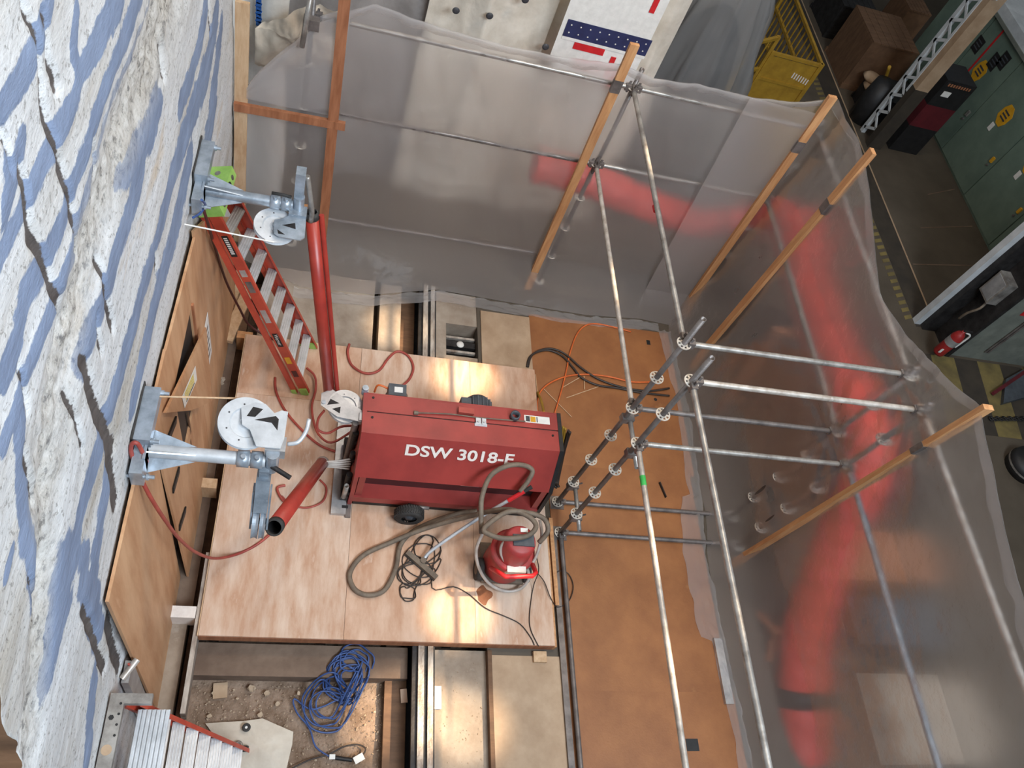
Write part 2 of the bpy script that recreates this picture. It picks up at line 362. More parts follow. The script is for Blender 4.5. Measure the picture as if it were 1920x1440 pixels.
    for j in range(nv):
        fs.append((k0+j, j*n, (j+1)*n, k0+j+1)); fs.append((j*n+nu, k0+nv+1+j, k0+nv+2+j, (j+1)*n+nu)); fs.append((k0+nv+1+j, k0+j, k0+j+1, k0+nv+2+j))
    me.from_pydata(vl, [], fs)
    me.polygons.foreach_set('use_smooth', [True]*len(fs))
    ca = me.color_attributes.new('tone_mask', 'FLOAT_COLOR', 'POINT')
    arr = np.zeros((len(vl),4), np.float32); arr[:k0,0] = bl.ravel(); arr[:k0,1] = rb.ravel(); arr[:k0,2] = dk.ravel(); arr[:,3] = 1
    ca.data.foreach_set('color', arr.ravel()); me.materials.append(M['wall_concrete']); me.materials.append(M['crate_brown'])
    for q in range(nv): me.polygons[nu*nv+q*3].material_index = 1
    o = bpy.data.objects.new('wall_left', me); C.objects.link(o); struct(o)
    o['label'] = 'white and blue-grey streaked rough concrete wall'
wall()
# floor of the hall with a pit beside the wall
mb = MB()
mb.bb(2.06,15,-3,21,-.4,0); mb.bb(-7,2.06,6.25,21,-.4,0); mb.bb(-7,-1.75,-3,6.25,-.4,0)
floor = struct(mb.build('floor', 'hall_floor')); floor['label'] = 'dull brown concrete floor of the hall'
mb = MB()
mb.grid(lambda u, v: V((-1.8+u*3.9, -2+v*8.3, -.36+.06*n1(u*14, v*30, 2)+.03*n1(u*50, v*100, 4))), 110, 200)
pit = struct(mb.build('floor_pit', 'dirt')); pit['label'] = 'rubble strewn dirt at the bottom of the pit'
# the concrete strips left standing around the beam
def slab(name, mat, x0,x1,y0,y1,z0,z1, label):
    o = MB().bb(x0,x1,y0,y1,z0,z1).build(name, mat); struct(o); o['label'] = label; return o
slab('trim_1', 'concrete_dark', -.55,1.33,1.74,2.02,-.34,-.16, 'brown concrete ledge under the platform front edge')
slab('trim_2', 'concrete', -.42,.82,5.20,6.3,-.3,-.005, 'pale concrete slab behind the ladder')
slab('trim_3', 'concrete', .89,1.14,5.0,6.3,-.3,-.03, 'narrow bright concrete strip behind the platform')
slab('trim_4', 'crate_brown', 1.14,1.34,-1.5,6.3,-.34,-.26, 'brown board lying beside the steel beam')
slab('trim_5', 'concrete', 1.56,2.06,-1.5,1.98,-.3,-.05, 'dusty concrete strip right of the steel beam')
mb = MB(); mb.bb(1.56,1.68,5.0,6.3,-.3,-.02); mb.bb(1.68,2.06,5.79,6.3,-.3,-.02); mb.bb(1.68,2.06,5.0,5.33,-.3,-.02)
o = struct(mb.build('trim_6', 'concrete')); o['label'] = 'concrete slab with a square hatch opening'
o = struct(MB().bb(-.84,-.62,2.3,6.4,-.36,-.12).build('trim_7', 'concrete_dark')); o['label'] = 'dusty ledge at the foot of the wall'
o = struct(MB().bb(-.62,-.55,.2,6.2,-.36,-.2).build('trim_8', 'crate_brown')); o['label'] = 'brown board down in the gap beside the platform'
o = struct(MB().bb(-.84,-.64,.9,2.3,-.36,-.1).build('trim_9', 'concrete')); o['label'] = 'smooth grey ledge below the plywood hoarding'
t = thing('steel_beam', (1.45,2.5,-.34), 'long steel I beam running through the pit under the platform', 'beam')
MB().bb(1.35,1.56,-1.5,6.3,-.06,-.02).build('top_flange', 'steel_dark', t)
MB().bb(1.44,1.47,-1.5,6.3,-.30,-.06).build('web', 'steel_dark', t)
MB().bb(1.35,1.56,-1.5,6.3,-.34,-.30).build('bottom_flange', 'steel_dark', t)
MB().bb(1.40,1.455,-1.5,6.3,-.02,.012).build('rail_strip', 'steel_worn', t); MB().bb(1.49,1.54,-1.5,6.3,-.02,.008).build('rail_strip', 'steel_worn', t)
t = thing('floor_hatch', (1.87,5.56,-.25), 'open hatch with steel crossbars in the slab behind the platform', 'hatch')
MB().bb(1.68,2.06,5.33,5.79,-.30,-.25).build('tray', 'black', t)
MB().bb(1.69,2.05,5.52,5.60,-.16,-.10).build('crossbar', 'steel_dark', t); MB().bb(1.69,2.05,5.44,5.47,-.14,-.10).build('crossbar', 'steel_worn', t); MB().bb(1.69,2.05,5.64,5.67,-.14,-.10).build('crossbar', 'steel_worn', t)
MB().lathe((1.87,5.56,-.10),(0,0,1),[(.001,.012),(.04,.012),(.045,0)],16).build('boss', 'paper', t)
# rubble: countless chips as one object, larger ones as individuals
mb = MB()
for k in range(2600):
    x, y = random.uniform(-.5,1.3), random.uniform(.4,1.72)
    r = random.uniform(.003,.011)*random.uniform(.6,1.5); c = V((x,y,-.345+random.uniform(-.01,.02)))
    q = [c+V((random.uniform(-1,1),random.uniform(-1,1),random.uniform(-.5,1)))*r for _ in range(5)]
    mb.add(q, [(0,1,2),(0,2,3),(0,3,4),(0,4,1),(1,4,3),(1,3,2)])
for k in range(160):
    x, y = random.uniform(1.6,2.02), random.uniform(.4,1.95); r = random.uniform(.003,.009); c = V((x,y,-.045))
    q = [c+V((random.uniform(-1,1),random.uniform(-1,1),random.uniform(-.5,1)))*r for _ in range(5)]
    mb.add(q, [(0,1,2),(0,2,3),(0,3,4),(0,4,1),(1,4,3),(1,3,2)])
o = mb.build('gravel', 'stone'); tag(o, 'countless small stone chips scattered over the dirt pit', 'gravel'); o['kind'] = 'stuff'
for k, (px, py, r) in enumerate([(472,1290,.05),(392,1343,.03),(488,1340,.035),(500,1300,.04),(520,1320,.03),(400,1300,.02),(560,1300,.025),(445,1310,.02)]):
    c = P(px,py,Z=-.32); mb = MB()
    me_pts = [c+V((math.cos(a)*r*random.uniform(.35,.9), math.sin(a)*r*random.uniform(.35,.9), zz*r*random.uniform(.4,1.1))) for zz in (-.3,.45) for a in [i*math.pi/3 for i in range(6)]]
    mb.add(me_pts, [tuple(range(6)), tuple(range(6,12))]+[(i,(i+1)%6,6+(i+1)%6,6+i) for i in range(6)])
    tag(mb.build('rubble_chunk','stone'), 'pale broken concrete chunk lying on the dirt left of the blue cable', 'rubble', 'rubble chunks in the pit')
a = P(413,1295,Z=-.32)
tag(MB().box(a,(.12,.13,.02),Matrix.Rotation(.1,3,'Z')).build('tile_offcut','dusty_board'), 'small square board offcut lying on the dirt', 'offcut')
tag(MB().box(P(820,1308,Z=-.03),(.07,.2,.015)).build('paper_strip','paper'), 'white rectangular card on the dusty concrete strip', 'card')
tag(MB().box(P(757,1305,Z=-.24),(.06,.12,.025),Matrix.Rotation(.1,3,'Z')).build('wood_offcut','plywood'), 'small plywood offcut beside the steel beam', 'offcut')
# ================================================================== plywood platform
DZ = .13
t = thing('plywood_platform', (1.09,3.59,-.3), 'large low plywood platform carrying the red saw machine', 'platform')
xs = [-.52,.70,1.92,2.70]; ys = [2.0,4.44,5.17]
for i in range(3):
    for j in range(2):
        mb = MB().bb(xs[i]+.0015,xs[i+1]-.0015,ys[j]+.0015,ys[j+1]-.0015,DZ-.018,DZ+random.uniform(-.002,.001))
        mb.build('plywood_sheet', 'plywood' if (i+j)%2 == 0 else 'plywood_red', t)
MB().bb(-.52,2.70,1.998,2.036,-.005,DZ-.018).build('front_beam', 'lumber_red', t)
for y in (3.0,4.0,5.13): MB().bb(-.52,2.70,y+.001,y+.04,.04,DZ-.018).build('joist', 'plywood_edge', t)
MB().bb(-.53,-.521,2.0,5.17,.02,DZ-.002).build('edge_board', 'lumber_pale', t); MB().bb(2.701,2.73,2.0,3.3,.0,DZ-.04).build('edge_board', 'lumber', t)
for y in (2.06,4.9):
    for xa, xb in ((-.50,1.33),(1.58,2.68)): MB().bb(xa,xb,y,y+.12,-.14,.04).build('support_beam', 'steel_dark', t)
for x in (-.45,.5,1.7,2.55):
    for y in (2.08,4.92): MB().bb(x,x+.08,y,y+.08,-.36,-.14).build('prop', 'steel_dark', t)
def stain(cx, cy, rx, ry, sd):
    c = P(cx,cy,Z=DZ+.0012); pl_ = [(c.x+math.cos(a)*rx*(1+.25*math.sin(3*a+sd)), c.y+math.sin(a)*ry*(1+.2*math.sin(4*a+sd))) for a in [k*math.pi/12 for k in range(24)]]
    MB().prism(pl_,(0,0,DZ+.0005),(1,0,0),(0,1,0),(0,0,.0012)).build('water_stain','stain',t)
stain(907,1116,.075,.085,1)
tag(MB().bb(-.565,-.525,1.38,2.75,-.16,.10).build('steel_plank','steel_worn'), 'long grey metal edge plank running past the platform corner', 'plank')
for k,(px,py,l) in enumerate([(398,906,'pale timber block bridging the gap under the white pulley arm'),(345,1147,'white timber block bridging the gap at the platform front corner')]):
    a = P(px,py,Z=.1); tag(MB().bb(-.815,-.57,a.y-.05,a.y+.05,-.13,.1).build('timber_block','lumber_pale' if k == 0 else 'white_paint'), l, 'timber')
tag(MB().bar(P(425,640,Z=.02),P(470,535,Z=-.02),.12,.04).build('timber_board','lumber_pale'), 'pale timber board lying in the gap behind the red ladder', 'timber')
tag(MB().bb(-.62,-.46,5.18,5.27,-.2,.03).build('timber_block','lumber'), 'short timber block at the far corner of the platform', 'timber')
tag(MB().bar(P(445,590,Z=-.06),P(455,470,Z=-.06),.10,.05).build('timber_board','lumber_pale'), 'grey weathered board along the foot of the wall behind the ladder', 'timber')
a = P(408,712,Z=-.08); mb = MB()
for k in range(14): mb.box(a+V((random.uniform(-.06,.06),random.uniform(-.05,.05),.01+.006*k)),(.07,.03,.004),Matrix.Rotation(random.uniform(0,3),3,'Z') @ Matrix.Rotation(random.uniform(-.5,.5),3,'X'))
tag(mb.build('debris_pile','concrete'), 'small crumpled debris pile on the ledge beside the platform', 'debris')
# floor boards right of the platform
for k,(x0,x1,y0,y1,z,mat,l) in enumerate([
    (2.80,4.60,-.6,1.62,.012,'hardboard','brown hardboard floor sheet nearest the bottom edge, with a square black hole'),
    (2.80,4.56,1.62,4.02,.012,'hardboard','brown hardboard floor sheet beneath the scaffold ledgers'),
    (2.72,4.62,4.02,6.08,.012,'hardboard','brown hardboard floor sheet with the orange cable, at the back of the enclosure'),
    (2.10,2.80,-.6,1.93,.012,'dusty_board','pale dusty plywood floor sheet in front of the platform corner'),
    (2.10,2.72,5.18,6.02,.02,'dusty_board','dusty plywood floor sheet behind the platform, right of the hatch')]):
    o = MB().bb(x0,x1,y0,y1,.001,z).build('floor_sheet', mat); tag(o, l, 'floor sheet')
    if k == 0:
        a = P(1285,1385,Z=z); MB().bb(a.x,a.x+.13,a.y-.11,a.y,z-.002,z+.002).build('cut_hole','black',o)
    if k == 2:
        a = P(1212,640,Z=z); MB().bb(a.x,a.x+.05,a.y-.05,a.y+.02,z-.002,z+.002).build('cut_hole','black',o); a = P(1229,749,Z=z)
        MB().cyl((a.x,a.y,z-.002),(a.x,a.y,z+.002),.022,12).build('knot_hole','black',o)
tag(MB().bb(2.055,2.095,.2,1.97,-.3,.03).build('edge_timber','crate_brown'), 'dark timber edge between the concrete strip and dusty sheet', 'timber')
tag(MB().bar(P(1236,905,Z=.02),P(1248,933,Z=.02),.012,.05).build('black_strip','black'), 'short black rubber strip lying on the hardboard floor', 'strip')
a, b_ = P(1345,1197,Z=.03), P(1368,1320,Z=.03)
t = thing('steel_channel', a, 'grey metal channel lying along the right edge of the floor boards', 'channel')
MB().bar(a,b_,.10,.012,(0,0,1)).build('flange','alu',t); MB().bar(a+V((-.05,0,.0)),b_+V((-.05,0,.0)),.006,.05,(0,0,1)).build('lip','alu',t)
tag(MB().bb(2.76,2.80,2.42,3.35,.0,.06).build('edge_timber','lumber'), 'raw timber strip along the right side of the platform', 'timber')
tag(MB().bb(2.775,2.835,-.3,3.15,.013,.04).build('steel_channel','galv_dark'), 'long dark steel channel on the floor beside the low ledger', 'channel')
tag(MB().box(P(1012,1232,Z=.03),(.13,.10,.035)).build('timber_block','lumber_pale'), 'short timber block under the front right platform corner', 'timber')
# ================================================================== plywood hoarding on the wall foot
t = thing('plywood_hoarding', (-.82,2.9,-.3), 'tall plywood hoarding fixed over the foot of the concrete wall', 'hoarding')
HT = -.0379
def HX(z): return -.7038+HT*z          # the sheets lean: foot out, head against the wall
PX = HX(2.0)
def panel(name, poly, off, th, mat):
    return MB().prism(poly, (HX(0)-th+off,0,0),(0,1,0),(HT,0,1),(th,0,0)).build(name, mat, t)
def onh(px, py, off=0.):
    X = -.78
    for _ in range(6): q = P(px,py,X=X); X = HX(q.z)+off
    return P(px,py,X=X)
MB().prism([(1.44,-.1),(2.58,-.1),(2.58,2.80),(1.44,2.80)],(-.765-.018,0,0),(0,1,0),(-.016,0,1),(.018,0,0)).build('plywood_sheet','plywood_wall',t)
for q in ([(2.585,-.1),(3.098,-.1),(3.098,2.80),(2.585,2.80)],[(3.1,-.1),(3.83,-.1),(3.83,1.35),(3.1,1.35)],[(3.1,2.28),(3.83,2.28),(3.83,2.70),(3.1,2.78)],[(3.832,-.1),(4.2,-.1),(4.2,2.66),(3.832,2.70)]): panel('plywood_sheet', q, .004, .018, 'plywood_wall')
panel('plywood_sheet', [(4.205,-.1),(5.75,-.1),(5.75,1.25),(4.75,2.3),(4.205,2.72)], -.002, .018, 'plywood_wall')
MB().prism([(3.1,1.35),(3.83,1.35),(3.83,2.28),(3.1,2.28)],(HX(0)-.014,0,0),(0,1,0),(HT,0,1),(.003,0,0)).build('opening','black',t)
MB().prism([(3.84,1.35),(3.87,1.35),(3.87,2.3),(3.84,2.3)],(HX(0)+.004,0,0),(0,1,0),(HT,0,1),(.016,0,0)).build('batten','lumber_red',t)
for a_, b_ in (((330,787),(313,830)),((336,880),(325,920)),((348,955),(337,990))):
    MB().bar(onh(*a_,.012),onh(*b_,.012),.06,.012,(1,0,0)).build('cut_slot','black',t)
for a_, b_ in (((352,775),(358,812)),((357,825),(360,848))):
    MB().bar(onh(*a_,.003),onh(*b_,.003),.03,.004,(1,0,0)).build('burn_mark','crate_brown',t)
nb = MB().prism([(3.95,.95),(4.35,.95),(4.35,1.55),(3.95,1.55)],(HX(0)+.002,0,0),(0,1,0),(HT,0,1),(.003,0,0)).build('notice','paper',t)
for k in range(5): MB().prism([(4.0,1.05+.09*k),(4.3,1.05+.09*k),(4.3,1.08+.09*k),(4.0,1.08+.09*k)],(HX(0)+.005,0,0),(0,1,0),(HT,0,1),(.001,0,0)).build('print_line','ink',nb)
# loose cover leaning in front of the opening
t2 = thing('hatch_cover', (-.68,3.5,1.0), 'loose plywood cover hanging in front of the black wall opening', 'panel')
qd, qa_, qc = P(311,774,X=-.765), P(387,614,X=-.70), P(398,752,X=-.63)
n_ = (qa_-qd).cross(qc-qd).normalized(); n_ = n_ if n_.x > 0 else -n_
qm = qd.lerp(qc,.5)+(qd.lerp(qc,.5)-qa_)*.05
ring_ = [qd,qa_,qc,qm]
MB().add(ring_+[q-n_*.018 for q in ring_],[(0,1,2,3),(7,6,5,4),(0,4,5,1),(1,5,6,2),(2,6,7,3),(3,7,4,0)]).build('plywood_sheet','plywood_wall',t2)
def onp(px, py):
    d_ = RX*((px-960)/F)+RY*((py-720)/F)+RZ; o_ = V((0,0,H)); return o_+d_*((qd+n_*.003-o_).dot(n_)/d_.dot(n_))
c4 = [onp(*q) for q in ((366,686),(369,712),(346,765),(341,744))]
nb = MB().add(c4+[q+n_*.002 for q in c4],[(4,5,6,7),(3,2,1,0),(0,1,5,4),(1,2,6,5),(2,3,7,6),(3,0,4,7)]).build('notice','paper',t2)
for k in range(5):
    f0, f1 = .15+.16*k, .24+.16*k
    e = [c4[0].lerp(c4[1],f0).lerp(c4[3].lerp(c4[2],f0),g) for g in (.2,.85)]+[c4[0].lerp(c4[1],f1).lerp(c4[3].lerp(c4[2],f1),g) for g in (.85,.2)]
    e = [q+n_*.0025 for q in e]; MB().add(e+[q+n_*.0008 for q in e],[(4,5,6,7),(3,2,1,0),(0,1,5,4),(1,2,6,5),(2,3,7,6),(3,0,4,7)]).build('print_line','yellow_label' if k < 4 else 'ink',nb)
# ================================================================== scaffold
RZH = [.04+.5*k for k in range(7)]
rme = None
def rosette_mesh():
    mb = MB(); n = 32; ro, ri = .062, .022
    for zz, fl in ((.004,0),(-.004,1)):
        vs = []
        for i in range(n):
            a = 2*math.pi*i/n; vs += [V((math.cos(a)*ro,math.sin(a)*ro,zz)), V((math.cos(a)*.052,math.sin(a)*.052,zz)), V((math.cos(a)*.034,math.sin(a)*.034,zz)), V((math.cos(a)*ri,math.sin(a)*ri,zz))]
        fs = []
        for i in range(n):
            j = (i+1)%n
            fs.append((i*4,j*4,j*4+1,i*4+1)); fs.append((i*4+2,j*4+2,j*4+3,i*4+3))
            if i % 4 in (0,1): fs.append((i*4+1,j*4+1,j*4+2,i*4+2))
        mb.add(vs, [tuple(reversed(f)) if fl else f for f in fs])
    vs = [V((math.cos(2*math.pi*i/n)*ro,math.sin(2*math.pi*i/n)*ro,zz)) for zz in (-.004,.004) for i in range(n)]
    mb.add(vs, [(i,(i+1)%n,n+(i+1)%n,n+i) for i in range(n)])
    return mb.mesh('rosette','rosette',V((0,0,0)))
rme = rosette_mesh()
def standard(x, y, top, label, mat='galv_dark', ros=RZH):
    t = thing('scaffold_standard', (x,y,0), label, 'scaffold post', 'scaffold standards')
    MB().pipe((x,y,.03),(x,y,top),.024).build('tube', mat, t)
    MB().bb(x-.075,x+.075,y-.075,y+.075,.012,.02).build('base_plate','galv_dark',t); MB().cyl((x,y,.02),(x,y,.05),.019,10).build('jack_screw','galv_dark',t)
    for z in ros:
        if z < top-.03:
            r = bpy.data.objects.new('rosette', rme); C.objects.link(r); r.parent = t; r.location = (0,0,z); r.rotation_euler.z = .3; ORG[r] = ORG[t]
    return t
standard(2.88,3.55,3.36,'upright scaffold post with white rosettes, farther of the close pair beside the machine')
standard(2.88,3.20,3.36,'upright scaffold post with white rosettes, nearer of the close pair beside the machine')
standard(2.88,6.62,3.26,'scaffold post at the middle of the back plastic wall')
standard(-.19,6.62,3.75,'scaffold post at the left end of the back plastic wall')
standard(4.97,6.64,3.14,'scaffold post in the far right corner behind the plastic')
standard(4.97,3.55,3.14,'scaffold post behind the right plastic wall, farther one of the pair')
standard(4.97,3.20,3.14,'scaffold post behind the right plastic wall, nearer one of the pair')
standard(2.88,.13,3.26,'scaffold post nearest the viewer below the frame on the left run')
standard(4.97,.13,3.14,'scaffold post nearest the viewer below the frame on the right run')
def ledger(a, b_, label, mat='galv', ends=True):
    a, b_ = V(a), V(b_); d = (b_-a).normalized()
    t = thing('scaffold_ledger', (a+b_)/2, label, 'scaffold ledger', 'scaffold ledgers')
    MB().cyl(a+d*.075,b_-d*.075,.024,14).build('tube', mat, t)
    for p, s in ((a,d),(b_,-d)):
        MB().bar(p+s*.03,p+s*.085,.05,.065,(0,0,1)).build('ledger_head','galv_dark',t)
        MB().bar(p+s*.046+V((0,0,-.06)),p+s*.05+V((0,0,.07)),.012,.022,d).build('wedge','galv_dark',t)
    return t
nmz = {.04:'floor level',2.04:'middle',3.04:'top'}
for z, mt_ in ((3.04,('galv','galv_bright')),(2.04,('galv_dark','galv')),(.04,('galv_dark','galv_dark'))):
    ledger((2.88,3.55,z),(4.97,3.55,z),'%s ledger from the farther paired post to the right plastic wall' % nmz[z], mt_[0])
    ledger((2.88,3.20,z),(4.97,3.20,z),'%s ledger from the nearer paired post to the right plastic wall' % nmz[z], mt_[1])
ledger((2.88,6.62,2.04),(2.88,3.55,2.04),'paint spattered white middle ledger running back to the rear plastic wall','galv_bright')
ledger((2.88,6.62,3.04),(2.88,3.55,3.04),'grey top ledger with a red mark running back to the rear plastic wall','galv')
MB().cyl(P(1229,391,X=2.88)+V((0,.03,0)),P(1229,391,X=2.88)+V((0,-.03,0)),.0248,14).build('red_mark','bright_red',bpy.data.objects['scaffold_ledger.007'])
lg = ledger((2.88,3.20,2.04),(2.88,.13,2.04),'bright middle ledger with a green tape band running toward the viewer','galv_bright')
a = P(1202,905,X=2.88); MB().cyl((2.88,a.y-.05,2.04),(2.88,a.y+.04,2.04),.0255,14).build('green_tape','grip_green',lg)
ledger((2.88,3.20,3.04),(2.88,.13,3.04),'grey top ledger running toward the viewer from the nearer paired post','galv')
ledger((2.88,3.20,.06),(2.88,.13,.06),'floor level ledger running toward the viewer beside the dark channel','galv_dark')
ledger((-.19,6.62,2.04),(2.88,6.62,2.04),'middle rail behind the left half of the back plastic wall','galv_dark')
ledger((-.19,6.62,3.04),(2.88,6.62,3.04),'top rail behind the left half of the back plastic wall','galv')
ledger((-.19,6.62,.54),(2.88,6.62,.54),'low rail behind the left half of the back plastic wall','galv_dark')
ledger((2.88,6.62,2.04),(4.97,6.64,2.04),'middle rail behind the right half of the back plastic wall','galv')
ledger((2.88,6.62,3.04),(4.97,6.64,3.04),'top rail behind the right half of the back plastic wall','galv')
ledger((4.97,6.64,2.04),(4.97,3.55,2.04),'middle rail behind the far half of the right plastic wall','galv')
ledger((4.97,6.64,3.04),(4.97,3.55,3.04),'top rail behind the far half of the right plastic wall','galv')
ledger((4.97,3.20,2.04),(4.97,.13,2.04),'middle rail behind the near half of the right plastic wall','zinc')
ledger((4.97,3.20,3.04),(4.97,.13,3.04),'top rail behind the near half of the right plastic wall','galv_bright')
for z, l in ((1.86,'short tie tube clamped across the paired posts at mid height'),(.44,'short tie tube clamped across the paired posts near the floor')):
    t = thing('tie_tube', (2.94,3.35,z), l, 'scaffold tube')
    MB().pipe((2.935,3.06,z),(2.935,3.66,z),.022).build('tube','galv',t)
    for y in (3.2,3.55):
        MB().bb(2.85,2.965,y-.035,y+.035,z-.035,z+.035).build('swivel_clamp','galv_dark',t); MB().cyl((2.97,y+.02,z+.02),(3.0,y+.02,z+.05),.009,8).build('clamp_bolt','galv_dark',t)
t = thing('stub_tube', (-.3,6.5,2.9), 'short open scaffold tube clamped beside the back left post', 'scaffold tube')
MB().pipe(P(566,88,Y=6.45),P(585,-20,Y=6.52),.024).build('tube','galv',t); MB().bb(-.26,-.12,6.5,6.58,2.96,3.06).build('swivel_clamp','galv_dark',t)
# ---------------------------------------------------------------- timber posts and studs
def post(a, b_, w, d, mat, label, up, tape=None):
    t = thing('timber_post', a, label, 'timber post', 'timber posts of the enclosure')
    MB().bar(a,b_,w,d,up).build('post', mat, t)
    if tape:
        a, b_ = V(a), V(b_); p = a+(b_-a)*tape; dd = (b_-a).normalized()*.07
        MB().bar(p-dd,p+dd,w+.006,d+.006,up).build('tape_wrap','galv_dark',t)
    return t
post((.155,6.50,.0),(.06,6.50,3.5),.10,.04,'lumber_red','reddish timber post holding the back plastic near the concrete wall',(0,1,0))
post((2.73,6.50,.0),(2.66,6.52,3.55),.09,.04,'lumber','orange timber post leaning at the middle of the back plastic wall',(0,1,0),.87)
post((4.88,6.46,.0),(4.80,6.50,3.52),.09,.045,'lumber','pale timber post wrapped in plastic at the far right corner',(0,1,0),.82)
post((4.86,5.60,.0),(4.92,5.66,3.60),.09,.045,'lumber','timber post standing up above the right plastic wall, next to the far corner',(1,0,0),.8)
post((4.86,2.97,.0),(4.92,2.86,3.66),.045,.09,'lumber','long yellow timber post with a grey tape wrap on the right plastic wall',(1,0,0),.81)
post((-.77,6.56,.0),(-.77,6.56,3.05),.12,.04,'lumber_pale','pale stud standing at the far end of the concrete wall',(0,1,0))
t = tag(MB().bar((-.83,6.52,1.96),(.22,6.49,2.0),.04,.09,(0,0,1)).build('timber_rail','lumber_red'), 'horizontal timber rail from the pale stud to the reddish post', 'timber rail')
t = tag(MB().bar((-.80,6.53,.72),(-.05,6.51,.76),.04,.08,(0,0,1)).build('timber_rail','lumber'), 'lower timber rail behind the ladder top', 'timber rail')
# ================================================================== polythene sheets
def lerp(tab, x):
    if x <= tab[0][0]: return tab[0][1]
    for (a, p), (c, q) in zip(tab, tab[1:]):
        if x <= c: return p+(q-p)*(x-a)/(c-a)
    return tab[-1][1]
top_back = [(-.76,2.12),(-.62,2.38),(-.26,2.86),(-.13,3.06),(.32,3.32),(.9,3.25),(1.55,3.20),(2.1,3.22),(2.66,3.30),(3.0,3.22),(3.43,3.27),(4.02,3.27),(4.6,3.34),(4.86,3.48)]
bot_back = [(-.76,6.3),(-.03,5.98),(.8,6.02),(1.57,6.24),(2.65,6.2),(3.5,6.18),(4.25,6.25),(4.86,6.2)]
def back_fn(u, v):
    x = -.76+u*5.62; zt = lerp(top_back, x); z = .012+v*(zt-.012)
    y = 6.565+.05*n2(x*1.6,z*1.1,1)+.035*n2(x*6+z*2,z*1.2,2)*(.4+v)
    yb = lerp(bot_back, x)
    if z < .55: y += (yb-y)*(1-z/.55)**1.7
    for zr in (2.04,3.04):
        d = math.hypot(x-2.88,(z-zr)*1.3); y += .05*math.exp(-d*d/.05)
    dr = min(abs(z-2.04),abs(z-3.04)); y += .03*math.exp(-dr*dr/.01)
    return V((x,y,z))
t = thing('plastic_sheet', (2,6.55,0), 'translucent plastic sheet hung as the back wall of the enclosure', 'plastic sheet')
MB().grid(back_fn, 180, 90).build('sheet','polythene',t)
def hem(fn, nu, w, dirv):
    def f(u, v):
        p = fn(u, 1.0); a = v*math.pi*1.1
        wv = .6+.8*abs(n2(p.x*2+p.y*2,1.7,21)*3); return p+V(dirv)*(.016*math.sin(a)*wv+.008)+V((0,0,-w*v*wv*.7+.015*math.sin(a)))
    return MB().grid(f, nu, 8)
hem(back_fn,140,.14,(0,-1,0)).build('folded_hem','polythene_fold',t)
def crump(u, v):     # gathered foot of the sheet lying on the floor
    x = -.1+u*4.6; y = lerp(bot_back,x)-.02-.20*v*(.7+.6*n2(x*2,3,8))
    return V((x,y,.014+.07*abs(n2(x*5,v*3,4))*2*(1-v*.6)))
MB().grid(crump,140,10).build('floor_fold','polythene_fold',t)
# overlapping strip near the corner and flap at the left
MB().grid(lambda u,v: V((4.0+u*.75+.25*(1-v), 6.50+.02*n2(u*4,v*5,6), .02+v*3.28)), 16, 50).build('overlap_strip','polythene',t)
MB().grid(lambda u,v: V((-.72+u*.85, 6.535-.01*u+.02*n2(u*4,v*4,9), 2.06+v*(lerp(top_back,-.72+u*.85)-2.08))), 20, 16).build('upper_flap','polythene_fold',t)
top_right = [(-.3,3.28),(.8,3.28),(1.69,3.34),(2.3,3.45),(2.92,3.60),(3.2,3.46),(3.77,3.24),(4.34,3.10),(4.8,3.22),(5.27,3.36),(5.62,3.46),(5.94,3.50),(6.3,3.44),(6.58,3.46)]
bot_right = [(-.3,4.66),(1.2,4.64),(1.6,4.62),(2.2,4.58),(3.1,4.55),(3.6,4.62),(5.0,4.70),(6.0,4.62),(6.58,4.7)]
def right_fn(u, v):
    y = -.3+u*6.88; zt = lerp(top_right, y); z = .012+v*(zt-.012)
    x = 4.925+.05*n2(y*1.6,z*1.1,11)+.03*n2(y*5+z*3,z*1.3,12)*(1.1-.6*v)
    xb = lerp(bot_right, y)
    if z < .8: x += (xb-x)*(1-z/.8)**1.6
    for yr in (3.2,3.55):
        for zr in (2.04,3.04,.3):
            dy, dz = y-yr, z-zr; d = math.hypot(dy,dz); ang = math.atan2(dz,dy)
            x += math.exp(-d*d/.35)*(-.04+.016*math.sin(ang*11+yr*3))*d/(d+.25) if zr > 1 else math.exp(-d*d/.2)*.05
    return V((x,y,z))
t = thing('plastic_sheet', (4.9,3.2,0), 'translucent plastic sheet hung as the right wall of the enclosure', 'plastic sheet')
MB().grid(right_fn, 200, 90).build('sheet','polythene',t)
hem(right_fn,150,.16,(1,0,0)).build('folded_hem','polythene_fold',t)
def crump2(u, v):
    y = .2+u*5.9; x = lerp(bot_right,y)+.02-(.34 if 2.15<y<3.75 else .20)*v*(.8+.6*n2(y*2,3,18))
    return V((x,y,.016+.10*abs(n2(y*4,v*3,14))*2*(1-v*.6)))
MB().grid(crump2,150,10).build('floor_fold','polythene_fold',t)
